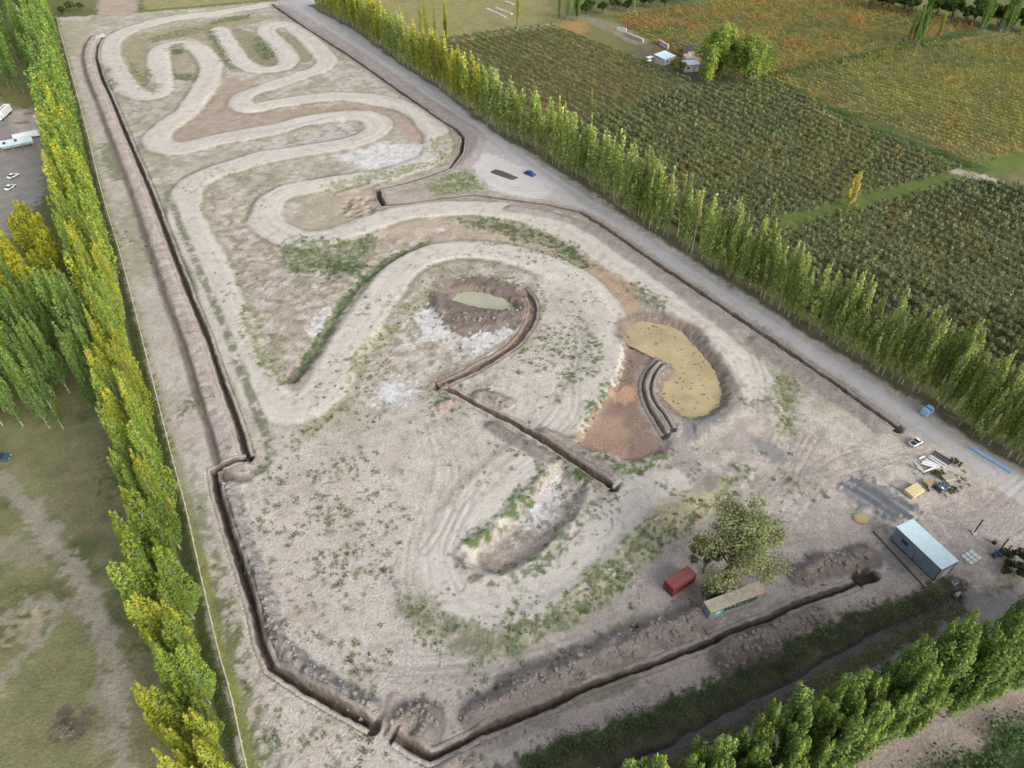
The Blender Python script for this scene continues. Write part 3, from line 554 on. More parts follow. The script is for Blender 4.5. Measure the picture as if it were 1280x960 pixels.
ridge([(7.5,115.7),(12.0,112.4),(16.3,108.4),(19.9,105.1),(22.2,102.8)], 2.6, 1.0, A(158, 146, 138), 0.95, 0.4)
ridge([(0.0,223.5),(13.7,219.0),(25.3,210.4),(37.6,192.5),(46.8,179.1),(54.8,165.3),(60.6,155.6)], 3.2, 0.7, A(158, 147, 140), 0.9, 0.35)
ridge([(65.7,150.0),(71.8,141.0),(78.1,131.8),(82.7,125.1),(87.0,118.6)], 3.2, 0.7, A(150, 140, 134), 0.9, 0.35)
ridge([(-141.2,479.1),(-113.3,439.2),(-82.8,392.5),(-57.9,354.2),(-39.8,325.2),(-27.7,306.6),(-17.3,290.4),(-14.3,280.8),(-15.7,268.7),(-18.9,257.3)], 4.0, 0.6, A(162, 152, 148), 0.9, 0.35)
ridge([(-51.9,241.4),(-57.7,237.7),(-63.1,235.2)], 1.5, 0.4, BROWN, 0.8, 0.8)
Dr, Sr, Tr = dist_line(DITCH_R, 8)
paint((1 - smooth(2.2, 3.4, Dr + (N5b - 0.5))) * 0.6, A(160, 150, 144), 0.15)
area([(-46.1,232.8),(-40.3,236.4),(-30.3,237.7),(-28.5,232.8),(-39.4,229.2)], A(176, 160, 150), 1, 1.5, 0.15, 0.8)
# spoil lumps beside pond one
area([(-24.0,168.9),(-22.4,174.9),(-19.3,181.3),(-9.7,183.0),(1.2,176.6),(6.4,167.7),(5.4,159.3),(0.0,157.8),(-8.8,154.9),(-14.8,152.8),(-18.9,158.2),(-20.4,163.0)], MUD, 0.8, 3.6, 0.25, 0.95, nz=tex)
mm = area([(-24.0,168.9),(-21.2,173.7),(-18.5,168.5),(-11.4,164.6),(2.3,166.1),(4.5,161.9),(0.0,158.6),(-8.8,154.9),(-14.8,152.8),(-19.6,159.3)], None, 1.0, 1.5)
H += (1 - smooth(-2.0, 1.5, dist_poly(spline([(-24.0,168.9),(-21.2,173.7),(-18.5,168.5),(-11.4,164.6),(2.3,166.1),(4.5,161.9),(0.0,158.6),(-8.8,154.9),(-14.8,152.8),(-19.6,159.3)], 4, True), 6))) * (0.4 + 1.3 * (tex - 0.35))
area([(-24.0,179.1),(-21.9,183.5),(-17.4,182.2),(-18.4,174.9),(-21.6,172.5)], A(164, 150, 138), 1, 1, 0.25, 0.9)
# ---- excavations with water
def ruts(line, gauge=0.85, c=A(158, 147, 138), am=0.55):
    D, S, T = dist_line(spline(line, 6), 3)
    q = np.exp(-((np.abs(S) - gauge) / 0.28) ** 2) * (D < 2.5) * (0.4 + 0.6 * smooth(0.35, 0.6, N5b))
    paint(q * am, c, 0.15); H[...] -= 0.10 * q
for ln in ([(65.6,104.1),(72.5,108.9),(79.7,111.4),(86.5,107.7)], [(60.5,93.1),(68.4,101.8),(80.6,106.5),(92.9,110.1)], [(50.4,93.1),(55.5,99.6),(62.2,107.7),(67.5,116.5)], [(51.5,91.0),(57.5,97.4),(64.5,106.5),(70.8,115.2)], [(44.0,111.4),(48.1,105.3),(56.1,101.8),(70.9,104.1)],
           [(41.2,116.5),(42.5,104.1),(48.7,93.1)], [(39.8,124.6),(40.3,111.4),(43.8,101.8)], [(76.6,83.2),(68.4,87.0),(58.8,87.4),(47.9,83.2)], [(112.2,101.8),(99.1,93.1),(91.4,91.0),(85.7,93.1)], [(107.0,89.0),(95.8,83.2),(89.2,77.7)], [(-31.3,62.1),(-19.5,58.8),(-5.6,59.2),(8.6,63.6),(22.4,70.8)],
           [(-29.5,59.9),(-16.5,57.0),(-2.8,58.5),(11.4,62.9)], [(-41.0,50.3),(-33.8,47.7),(-27.7,42.9)], [(-45.1,55.6),(-41.0,50.3),(-36.5,42.9)], [(-5.4,52.3),(0.0,56.3),(8.5,61.4)], [(9.0,70.8),(15.2,74.2),(23.7,81.3)], [(-20.9,119.1),(-14.7,111.4),(-12.3,101.8),(-14.1,91.0),(-17.6,83.2)], [(-16.1,119.1),(-9.2,111.4),(-8.7,99.6),(-11.5,89.0)],
           [(0.0,111.4),(-5.3,101.8),(-10.1,93.1),(-12.8,83.2),(-9.9,75.0)], [(12.1,133.3),(9.6,121.8),(0.0,110.1)], [(16.1,133.3),(14.4,121.8),(5.4,108.9)], [(11.7,171.7),(17.7,156.4),(16.7,142.7),(9.8,127.4)], [(68.8,149.3),(70.4,136.3),(67.0,124.6),(58.6,111.4)], [(63.2,152.8),(63.3,136.3),(59.5,121.8)], [(-12.0,252.5),(0.0,239.5),(17.3,236.4),(32.9,220.1)]):
    ruts(ln)
P1 = [(-17.2,170.9),(-16.0,174.5),(-11.4,175.8),(-5.9,174.1),(-1.4,170.9),(0.7,167.7),(-0.9,165.7),(-5.5,166.1),(-9.7,167.7),(-13.0,169.3)]
P2 = [(31.9,157.1),(35.3,159.7),(39.2,160.4),(44.1,158.9),(47.9,155.3),(49.9,149.7),(51.7,143.6),(52.8,137.3),(52.7,132.1),(51.3,127.4),(48.3,124.3),(43.4,122.1),(40.4,124.3),(37.4,130.3),(38.4,133.9),(42.1,139.1),(40.5,143.0),(37.5,146.0),(34.3,149.0),(31.8,151.4)]
FLOORP = [(31.2,151.4),(34.7,148.3),(37.7,145.6),(35.8,141.0),(32.9,133.9),(32.6,127.4),(34.5,121.8),(35.8,115.2),(35.2,111.4),(27.4,107.9),(21.0,110.4),(15.2,113.6),(19.6,122.3),(24.2,129.7),(28.3,141.0)]
fm = area(FLOORP, FLOOR, 0.9, 1.2, 0.12, 1.0)
paint(fm * smooth(0.42, 0.6, fbm(X, Y, 12, 3, 81)), DFLOOR, 0.15)
area([(24.9,130.3),(30.3,133.9),(31.8,130.3),(27.5,126.8)], A(186, 152, 126), 1, 1.2, 0.08, 0.9)
H -= 1.0 * (1 - smooth(-1.2, 1.2, dist_poly(spline(FLOORP, 4, True), 6)))
rb = area([(24.6,192.5),(32.7,182.2),(37.3,170.9),(36.2,163.0),(32.1,163.0),(31.4,170.9),(25.7,185.2)], A(178, 152, 128), 1.2, 1.5, 0.15, 0.85)
sd2 = dist_poly(spline(P2, 4, True), 14) + (N1 - 0.5) * 1.3
paint((1 - smooth(1.5, 4.5, sd2 + (N5b - 0.5) * 2)), A(138, 124, 112), 0.2)
area([(49.7,156.4),(53.7,149.3),(54.7,136.3),(53.5,127.4),(48.9,121.8),(52.7,130.3),(53.0,141.0),(50.8,151.1)], A(124, 118, 108), 1.2, 2, 0.25, 0.9)
area([(39.9,121.8),(46.0,121.3),(51.2,123.2),(52.8,121.8),(44.7,115.2),(39.9,114.4)], A(146, 142, 142), 1.5, 1.5, 0.15, 0.9)
H -= 1.6 * (1 - smooth(-1.4, 2.6, sd2 + (N3 - 0.5) * 2.0))
H += 0.5 * np.exp(-((sd2 - 4.5) / 2.2) ** 2) * (sd2 < 30) * (X > 43)
sd1 = dist_poly(spline(P1, 4, True), 12) + (N1 - 0.5) * 1.6
H -= 1.9 * (1 - smooth(-1.0, 1.8, sd1))
# churned lane beside the large pond
strip([(38.8,142.0),(35.4,138.2),(33.8,132.7),(33.7,126.8),(35.5,120.7),(37.3,113.4),(39.1,106.5),(41.8,100.7)], 2.6, A(160, 149, 143), 1.0, 1.2, 0.25, 0.85)
# pits trodden beside the short ditch
for (px_, py_) in [(random.Random(k).uniform(-60, -48), random.Random(k + 50).uniform(219, 233)) for k in range(26)]:
    w = (slice(*np.searchsorted(ys, [py_ - 3, py_ + 3])), slice(*np.searchsorted(xs, [px_ - 3, px_ + 3])))
    gq = np.exp(-(((X[w] - px_) / 0.9) ** 2 + ((Y[w] - py_) / 0.9) ** 2))
    H[w] -= 0.9 * gq
    RGB[w] = RGB[w] * (1 - gq[..., None] * 0.7) + np.asarray(A(112, 88, 80)) * gq[..., None] * 0.7
# ---- ditches: the sheet sinks out of the way and a swept cut with sharp lips stands in it
CUTS = []
def ditch(line, half, depth, side=A(130, 116, 106), floor=A(80, 70, 62)):  # floor colour darkened: shade deep in the trench is painted in
    global H
    D, S, T = dist_line(line, half + 3)
    CUTS.append((line, half, depth, side, floor))
    paint((1 - smooth(half + 0.5, half + 1.3, D + (N1 - 0.5))) * 0.35, A(160, 148, 138), 0.2)
    DROP[...] = np.maximum(DROP, (depth + 0.5) * (1 - smooth(half + 0.15, half + 0.8, D)))
    CLS[D < half + 0.4] = G_DITCH
DROP = np.zeros_like(H)
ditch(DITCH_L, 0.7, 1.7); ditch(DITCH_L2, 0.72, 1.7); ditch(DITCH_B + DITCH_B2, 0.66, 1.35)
D, S, T = dist_line(DITCH_P, 5)
H -= 1.6 * (1 - smooth(0.9, 1.6, D + (N1 - 0.5) * 0.8)); paint(1 - smooth(1.2, 1.8, D + (N1 - 0.5) * 0.8), A(88, 76, 66), 0.25, tex)
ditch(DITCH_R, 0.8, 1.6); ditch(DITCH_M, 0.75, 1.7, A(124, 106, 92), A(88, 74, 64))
D, S, T = dist_line(spline(PIT, 5), 8)
d = D + (N3 - 0.5) * 1.6
paint((1 - smooth(1.9, 2.6, d)) * 0.9, A(146, 127, 114), 0.3, tex)
H += 0.3 * np.exp(-((S + 2.4) / 0.7) ** 2) * (D < 5) * (0.3 + N1) + 0.7 * (tex - 0.45) * (1 - smooth(1.5, 3.2, d))
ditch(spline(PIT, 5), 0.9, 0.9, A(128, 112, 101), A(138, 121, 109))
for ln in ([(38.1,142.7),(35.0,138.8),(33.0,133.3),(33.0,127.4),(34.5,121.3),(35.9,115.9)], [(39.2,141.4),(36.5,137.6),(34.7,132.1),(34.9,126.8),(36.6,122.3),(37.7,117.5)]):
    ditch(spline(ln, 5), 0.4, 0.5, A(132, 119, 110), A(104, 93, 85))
H += (N1 - 0.5) * 0.10
RGB = np.clip(RGB, 0.01, 0.9)
H0 = H.copy(); H = H - DROP

# ------------------------------------------------------------------ build the ground sheet, split by what it is
def height_at(x, y, HH=None):
    HH = H if HH is None else HH
    i = np.clip(np.searchsorted(xs, x) - 1, 0, NX - 2); j = np.clip(np.searchsorted(ys, y) - 1, 0, NY - 2)
    fx = (x - xs[i]) / (xs[i + 1] - xs[i]); fy = (y - ys[j]) / (ys[j + 1] - ys[j])
    return HH[j, i] * (1 - fx) * (1 - fy) + HH[j, i + 1] * fx * (1 - fy) + HH[j + 1, i] * (1 - fx) * fy + HH[j + 1, i + 1] * fx * fy

def np_mesh(name, co, loops, counts, material, colors=None, normals=None, smooth_shade=False):
    me = bpy.data.meshes.new(name)
    nv, nl, nf = len(co), len(loops), len(counts)
    me.vertices.add(nv); me.vertices.foreach_set('co', np.ascontiguousarray(co, np.float32).ravel())
    me.loops.add(nl); me.loops.foreach_set('vertex_index', np.ascontiguousarray(loops, np.int32))
    me.polygons.add(nf)
    st = np.concatenate([[0], np.cumsum(counts)[:-1]]).astype(np.int32)
    me.polygons.foreach_set('loop_start', st)
    if smooth_shade: me.polygons.foreach_set('use_smooth', np.ones(nf, bool))
    me.update(calc_edges=True)
    if colors is not None:
        at = me.color_attributes.new('Col', 'FLOAT_COLOR', 'POINT')
        if colors.shape[1] == 3: colors = np.concatenate([colors, np.ones((nv, 1))], 1)
        at.data.foreach_set('color', np.ascontiguousarray(colors, np.float32).ravel())
    if material is not None: me.materials.append(material)
    if normals is not None: me.normals_split_custom_set_from_vertices(normals)
    return me

def link(name, me, parent=None):
    o = bpy.data.objects.new(name, me); col.objects.link(o)
    if parent is not None: o.parent = parent
    return o

gy, gx_ = np.gradient(H, ys, xs)
NRM = np.stack([-gx_, -gy, np.ones_like(H)], -1); NRM /= np.linalg.norm(NRM, axis=-1, keepdims=True)
CO = np.stack([X, Y, H], -1).reshape(-1, 3); COLS = np.concatenate([RGB, GRAIN[..., None]], -1).reshape(-1, 4); NRM = NRM.reshape(-1, 3)
idx = np.arange(NX * NY).reshape(NY, NX)
quads = np.stack([idx[:-1, :-1], idx[:-1, 1:], idx[1:, 1:], idx[1:, :-1]], -1).reshape(-1, 4)
fc = CLS[:-1, :-1].ravel()
for k, nm in ((G_SITE, 'ground'), (G_TRACK, 'race_track'), (G_ROAD, 'dirt_road'), (G_DITCH, 'drainage_ditch'), (G_PASTURE, 'pasture'), (G_FIELD, 'farm_field')):
    q = quads[fc == k]
    if not len(q): continue
    u, inv = np.unique(q, return_inverse=True)
    me = np_mesh(nm, CO[u], inv.ravel(), np.full(len(q), 4), M_SOIL, COLS[u], [tuple(n) for n in NRM[u].tolist()], True)
    set_props(link(nm, me), kind='structure')

def cut_mesh(line, half, depth, side, floor, seed):
    """one dug channel: ragged lips at ground level, steep walls, floor with shade painted in"""
    rs = np.random.RandomState(seed)
    P = np.array(line, float); seg = np.diff(P, axis=0); L = np.linalg.norm(seg, axis=1); u = seg / L[:, None]
    pts, nrm = [], []
    for k in range(len(seg)):
        n = max(1, int(L[k] / 0.55)); nk = np.array([-u[k][1], u[k][0]])
        for q in range(n):
            pts.append(P[k] + seg[k] * q / n)
            if q == 0 and k > 0:
                np_ = np.array([-u[k - 1][1], u[k - 1][0]]); m = np_ + nk; m /= np.linalg.norm(m); nrm.append(m / max(0.5, m @ nk))
            else: nrm.append(nk)
    pts.append(P[-1]); nrm.append(np.array([-u[-1][1], u[-1][0]]))
    pts, nrm = np.array(pts), np.array(nrm); N = len(pts); s_ = np.arange(N) * 0.55
    wob = lambda sc, sd: vnoise(s_ / sc, np.zeros(N), sd) - 0.5
    hw = half * (0.94 + 0.35 * wob(5, seed) + 0.3 * wob(1.7, seed + 5)); dp = depth * (0.92 + 0.3 * wob(8, seed + 9))
    taper = np.clip(np.minimum(np.arange(N), np.arange(N)[::-1]) / 3.0, 0.15, 1); dp = dp * taper
    offs = [-(hw + 1.1), -(hw + 0.78), -(hw + 0.22 + 0.4 * wob(1.2, seed + 1)), -(hw - 0.02 + 0.4 * wob(1.0, seed + 2)), -(hw - 0.2), -0.3 * hw, 0.3 * hw,
            hw - 0.2, hw - 0.02 + 0.4 * wob(1.0, seed + 3), hw + 0.22 + 0.4 * wob(1.2, seed + 4), hw + 0.78, hw + 1.1]
    V, C = [], []
    for k, o in enumerate(offs):
        q = pts + nrm * np.asarray(o)[:, None] if not np.isscalar(o) else pts + nrm * o
        z0 = height_at(q[:, 0], q[:, 1], H0)
        i = np.clip(np.searchsorted(xs, q[:, 0]) - 1, 0, NX - 1); j = np.clip(np.searchsorted(ys, q[:, 1]) - 1, 0, NY - 1)
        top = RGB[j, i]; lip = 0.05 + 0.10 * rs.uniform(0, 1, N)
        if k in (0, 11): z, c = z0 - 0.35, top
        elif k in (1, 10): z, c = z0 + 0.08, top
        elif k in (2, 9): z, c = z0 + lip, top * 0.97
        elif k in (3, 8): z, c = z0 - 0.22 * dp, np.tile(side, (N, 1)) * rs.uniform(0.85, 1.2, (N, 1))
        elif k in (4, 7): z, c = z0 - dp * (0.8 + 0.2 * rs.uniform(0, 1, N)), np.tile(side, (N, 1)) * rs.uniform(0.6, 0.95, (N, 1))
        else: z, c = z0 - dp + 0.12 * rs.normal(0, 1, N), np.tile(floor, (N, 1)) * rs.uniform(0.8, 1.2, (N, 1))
        V.append(np.stack([q[:, 0], q[:, 1], z], 1)); C.append(c)
    V = np.stack(V, 1); C = np.stack(C, 1); K = len(offs)
    ix = np.arange(N * K).reshape(N, K)
    f = np.stack([ix[:-1, 1:], ix[:-1, :-1], ix[1:, :-1], ix[1:, 1:]], -1).reshape(-1, 4)
    cap = []
    return np_mesh('drainage_ditch', V.reshape(-1, 3), f.ravel(), np.full(len(f), 4), M_SOIL, C.reshape(-1, 3))
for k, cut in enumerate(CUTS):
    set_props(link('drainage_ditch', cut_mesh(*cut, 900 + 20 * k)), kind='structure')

# ------------------------------------------------------------------ foliage builders
def leaf_quads(c, n, size, rs, asp=0.6):
    """small leaf faces at centres c, facing n: returns (verts, face count)"""
    k = len(c)
    n = n / (np.linalg.norm(n, axis=1, keepdims=True) + 1e-6)
    r = rs.normal(size=(k, 3)); a = np.cross(n, r); a /= (np.linalg.norm(a, axis=1, keepdims=True) + 1e-6)
    b = np.cross(n, a)
    s = size[:, None]
    v = np.stack([c - a * s, c - b * s * asp, c + a * s, c + b * s * asp], 1)
    return v.reshape(-1, 3)

def leaf_mesh(name, v, cols, material=None):
    k = len(v) // 4
    return np_mesh(name, v, np.arange(4 * k), np.full(k, 4), material or M_LEAF, np.repeat(cols, 4, 0))

def tube(bm, p0, p1, r0, r1, n=6):
    p0, p1 = Vector(p0), Vector(p1)
    q = (p1 - p0).to_track_quat('Z', 'Y')
    ring = []
    for p, r in ((p0, r0), (p1, r1)):
        ring.append([bm.verts.new(p + q @ Vector((r * math.cos(2 * math.pi * i / n), r * math.sin(2 * math.pi * i / n), 0))) for i in range(n)])
    for i in range(n):
        bm.faces.new((ring[0][i], ring[0][(i + 1) % n], ring[1][(i + 1) % n], ring[1][i]))
    bm.faces.new(ring[1]); bm.faces.new(ring[0][::-1])

def bm_mesh(name, bm, material):
    me = bpy.data.meshes.new(name); bmesh.ops.recalc_face_normals(bm, faces=bm.faces[:])
    bm.to_mesh(me); bm.free()
    if material is not None: me.materials.append(material)
    return me

def poplar_meshes(seed, Ht, Rr, nsp, base, c1, c2, c3, nleaf=1700, leaf=0.30, ctip=None, bark=None):
    """upright poplar: bundled rising limbs, each carrying a narrow plume of leaves"""
    rs = np.random.RandomState(seed)
    bm = bmesh.new()
    tube(bm, (0, 0, -0.3), (0, 0, Ht * 0.5), 0.0085 * Ht, 0.006 * Ht); tube(bm, (0, 0, Ht * 0.5), (0.15, 0.1, Ht * 0.9), 0.006 * Ht, 0.0015 * Ht)
    cs, ns, szs, cc = [], [], [], []
    w = rs.uniform(0.6, 1.3, nsp); w[0] = 1.8
    cnt = (w / w.sum() * nleaf).astype(int)
    for i in range(nsp):
        ang = rs.uniform(0, 2 * math.pi)
        if i == 0: o0, o1, z0, z1, rr = 0, 0.1, base * Ht, Ht, Rr * 0.42
        else:
            lv = (i - 1) / max(1, nsp - 2)
            z0 = Ht * (base + (0.62 - base) * lv * rs.uniform(0.8, 1.1)); z1 = min(Ht * 0.97, z0 + Ht * rs.uniform(0.28, 0.46))
            o0 = 0.05 * Rr; o1 = Rr * rs.uniform(0.45, 1.0) * (1 - 0.55 * lv); rr = Rr * rs.uniform(0.24, 0.36)
            tube(bm, (0, 0, z0), (o1 * math.cos(ang) * .8, o1 * math.sin(ang) * .8, z0 + (z1 - z0) * .7), 0.003 * Ht, 0.001 * Ht, 4)
        k = cnt[i]
        t = rs.beta(1.15, 1.05, k)
        prof = np.clip(np.sin(np.pi * np.clip(t * 0.9 + 0.1, 0, 1)) ** 0.7, 0.12, 1)
        off = o0 + (o1 - o0) * np.clip(t * 1.4, 0, 1) ** 0.8
        a = rs.uniform(0, 2 * math.pi, k); rad = rr * prof * np.sqrt(rs.uniform(0.15, 1.0, k)) * rs.choice([1, 1, 1, 1.25], k)
        x = off * math.cos(ang) + rad * np.cos(a); y = off * math.sin(ang) + rad * np.sin(a)
        z = z0 + (z1 - z0) * t + rs.normal(0, 0.15, k)
        cs.append(np.stack([x, y, z], 1))
        ns.append(np.stack([np.cos(a), np.sin(a), np.full(k, 0.55)], 1) + rs.normal(0, 0.45, (k, 3)))
        szs.append(leaf * rs.uniform(0.6, 1.35, k))
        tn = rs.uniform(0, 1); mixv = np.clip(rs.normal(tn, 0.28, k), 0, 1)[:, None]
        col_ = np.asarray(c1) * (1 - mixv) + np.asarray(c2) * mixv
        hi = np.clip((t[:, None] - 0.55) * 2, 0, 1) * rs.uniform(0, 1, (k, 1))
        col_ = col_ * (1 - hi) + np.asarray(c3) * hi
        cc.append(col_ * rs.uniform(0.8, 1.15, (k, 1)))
    v = leaf_quads(np.concatenate(cs), np.concatenate(ns), np.concatenate(szs), rs)
    return bm_mesh('trunk', bm, bark or M_BARK), leaf_mesh('crown', v, np.concatenate(cc))

def round_tree(seed, Ht, Rr, nclump, base, c1, c2, nleaf=2600, leaf=0.35, droop=0.0, flat=0.8, bark=None, gap=1.0):
    """broad tree: forked trunk, limbs, leaf clumps spread over the crown with gaps between"""
    rs = np.random.RandomState(seed); bm = bmesh.new()
    tr = 0.022 * Ht
    tube(bm, (0, 0, -0.3), (0, 0, base * Ht), tr, tr * 0.75, 8)
    cs, ns, szs, cc = [], [], [], []
    for i in range(nclump):
        d = rs.normal(size=3); d /= np.linalg.norm(d); d[2] = abs(d[2]) * 1.0 - 0.25
        rad = rs.uniform(0.2, 0.95)
        c = np.array([d[0] * Rr * rad, d[1] * Rr * rad, base * Ht + (Ht * (1 - base)) * (0.45 + 0.45 * d[2] * flat * 1.1)])
        rc = Rr * rs.uniform(0.22, 0.4) * gap
        tube(bm, (0, 0, base * Ht * 0.95), tuple(c * np.array([.6, .6, 1]) - np.array([0, 0, rc])), tr * 0.45, tr * 0.2, 5)
        tube(bm, tuple(c * np.array([.6, .6, 1]) - np.array([0, 0, rc])), tuple(c), tr * 0.2, tr * 0.06, 4)
        k = nleaf // nclump
        p = rs.normal(size=(k, 3)); p /= np.linalg.norm(p, axis=1, keepdims=True)
        rr = rc * rs.uniform(0.45, 1.05, k)[:, None]
        q = p * rr; q[:, 2] *= 0.8
        if droop: q[:, 2] -= droop * rs.uniform(0, 1, k) ** 1.5 * rc * (np.linalg.norm(q[:, :2], axis=1) / rc)
        cs.append(c + q); ns.append(p + np.array([0, 0, 0.5]) + rs.normal(0, 0.4, (k, 3))); szs.append(leaf * rs.uniform(0.6, 1.3, k))
        mixv = np.clip(rs.normal(rs.uniform(0, 1), 0.25, k), 0, 1)[:, None]
        cc.append((np.asarray(c1) * (1 - mixv) + np.asarray(c2) * mixv) * rs.uniform(0.8, 1.15, (k, 1)))
    v = leaf_quads(np.concatenate(cs), np.concatenate(ns), np.concatenate(szs), rs)
    return bm_mesh('trunk', bm, bark or M_DBARK), leaf_mesh('crown', v, np.concatenate(cc))

def tree_thing(name, meshes, x, y, sc=1.0, rz=0.0, label=None, cat='tree', group=None, lean=(0, 0), sxy=None):
    root = bpy.data.objects.new(name, None); col.objects.link(root)
    root.empty_display_size = 1.0
    root.location = (x, y, float(height_at(np.array([x]), np.array([y]))[0]) - 0.05)
    root.rotation_euler = (lean[0], lean[1], rz); s2 = sxy or sc
    root.scale = (s2, s2, sc)
    for me in meshes: link(me.name.split('.')[0], me, root)
    set_props(root, label, cat, group)
    return root

rnd = random.Random(11)
# ---- poplars
YG1, YG2, YG3 = A(116, 134, 68, 1.0), A(144, 156, 86, 1.0), A(170, 178, 112, 1.0)
GO1, GO2, GO3 = A(154, 152, 64, 1.0), A(178, 168, 70, 1.0), A(192, 180, 88, 1.0)
GR1, GR2, GR3 = A(82, 108, 52, 1.0), A(108, 132, 66, 1.0), A(134, 154, 84, 1.0)
LY1, LY2, LY3 = A(116, 132, 54, 1.0), A(150, 156, 62, 1.0), A(172, 168, 66, 1.0)
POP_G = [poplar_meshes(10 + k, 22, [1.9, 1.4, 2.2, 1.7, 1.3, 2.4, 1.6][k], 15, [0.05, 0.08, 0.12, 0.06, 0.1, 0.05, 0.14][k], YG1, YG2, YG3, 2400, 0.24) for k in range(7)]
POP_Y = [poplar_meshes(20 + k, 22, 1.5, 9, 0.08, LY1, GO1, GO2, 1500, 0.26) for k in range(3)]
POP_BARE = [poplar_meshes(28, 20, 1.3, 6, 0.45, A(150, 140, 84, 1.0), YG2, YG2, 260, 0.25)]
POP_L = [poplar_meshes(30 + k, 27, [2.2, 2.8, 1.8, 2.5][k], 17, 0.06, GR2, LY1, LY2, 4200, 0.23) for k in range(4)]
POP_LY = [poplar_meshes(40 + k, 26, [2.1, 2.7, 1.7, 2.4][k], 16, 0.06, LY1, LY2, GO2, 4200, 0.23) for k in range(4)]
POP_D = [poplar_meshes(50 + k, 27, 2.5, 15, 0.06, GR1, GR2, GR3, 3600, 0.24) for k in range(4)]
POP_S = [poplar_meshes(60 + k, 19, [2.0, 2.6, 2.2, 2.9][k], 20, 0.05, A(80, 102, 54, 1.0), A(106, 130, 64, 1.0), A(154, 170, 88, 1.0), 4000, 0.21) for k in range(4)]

def along(line, step, jit=0.0, start=0.0):
    pts = spline(line, 6); out = []; acc = start
    for (ax, ay), (bx, by) in zip(pts[:-1], pts[1:]):
        L = math.hypot(bx - ax, by - ay); ux, uy = (bx - ax) / L, (by - ay) / L
        while acc < L:
            out.append((ax + ux * acc + rnd.uniform(-jit, jit), ay + uy * acc + rnd.uniform(-jit, jit), -uy, ux)); acc += step * rnd.uniform(0.8, 1.2)
        acc -= L
    return out

def in_poly(x, y, poly):
    c = False; n = len(poly)
    for i in range(n):
        (ax, ay), (bx, by) = poly[i], poly[(i + 1) % n]
        if (ay > y) != (by > y) and x < (bx - ax) * (y - ay) / (by - ay) + ax: c = not c
    return c
def fill(poly, n, mind, rr=rnd, tries=6000):
    x0 = min(q[0] for q in poly); x1 = max(q[0] for q in poly); y0 = min(q[1] for q in poly); y1 = max(q[1] for q in poly)
    out = []
    for _ in range(tries):
        x, y = rr.uniform(x0, x1), rr.uniform(y0, y1)
        if in_poly(x, y, poly) and all((x - a) ** 2 + (y - b) ** 2 > mind * mind for a, b in out):
            out.append((x, y))
            if len(out) >= n: break
    return out

PLAN = []                                             # every poplar of the rows: meshes, x, y, scale, width, label, group
def near_mark(x, y, marks):
    return min(marks, key=lambda q: math.hypot(q[0][0] - x, q[0][1] - y))[1]
ROAD_MARKS = [([(108.1,107.7)][0], 'by the light blue pipes'), ([(100.2,124.0)][0], 'behind the pale blue bale'), ([(90.8,117.5)][0], 'by the road ditch end'), ([(81.1,154.6)][0], 'by the dark road patch'),
              ([(61.3,185.7)][0], 'level with the yellow pond'), ([(40.7,216.8)][0], 'at the ditch bend'), ([(18.1,253.9)][0], 'level with the blue car'), ([(3.2,277.7)][0], 'level with the dark soil heap'), ([(-21.2,315.7)][0], 'by the sharp corner of the ditch'),
              ([(-56.3,373.8)][0], 'beside the brown vineyard'), ([(-96.5,442.3)][0], 'at the far end of the site')]
FENCE_MARKS = [([(-43.2,46.5)][0], 'by the fallen branches'), ([(-51.9,62.1)][0], 'by the lower ditch bend'), ([(-60.3,78.0)][0], 'by the bare bush'), ([(-75.8,106.5)][0], 'by the ditch step'), ([(-91.8,136.3)][0], 'by the green grove'),
               ([(-110.9,171.7)][0], 'by the rounded trees'), ([(-142.7,230.4)][0], 'beside the parked cars'), ([(-169.1,277.7)][0], 'beside the long shelter'), ([(-215.9,362.1)][0], 'before the close wood'), ([(-259.7,442.3)][0], 'at the far corner of the site')]
for (x, y, nx_, ny_) in along(POP_BASE, 1.2, 0.3):
    if y < 84: continue
    off = 0.9 + rnd.choice([0, 0, 1.8, 2.6]) + rnd.uniform(-0.3, 0.3)
    px, py = x + nx_ * off, y + ny_ * off
    t = vnoise(np.array([x / 14.0]), np.array([y / 14.0]), 91)[0]
    s = rnd.choice([rnd.uniform(0.62, 0.9), rnd.uniform(0.85, 1.08), rnd.uniform(0.9, 1.16)]); size = 'tall' if s > 0.95 else 'shorter'
    mk_ = near_mark(x, y, ROAD_MARKS)
    if (y > 305 and t > 0.36) or (rnd.random() < 0.02 and y > 180): mesh, kind_ = POP_Y[rnd.randrange(3)], 'yellow poplar'
    elif rnd.random() < 0.05: mesh, kind_ = POP_BARE[0], 'almost leafless pale poplar'
    else: mesh, kind_ = POP_G[rnd.randrange(7)], 'light green poplar'
    PLAN.append((mesh, px, py, s, s * rnd.uniform(0.95, 1.3), '%s %s in the roadside row, %s' % (size, kind_, mk_), 'roadside poplars ' + mk_, 0.02))
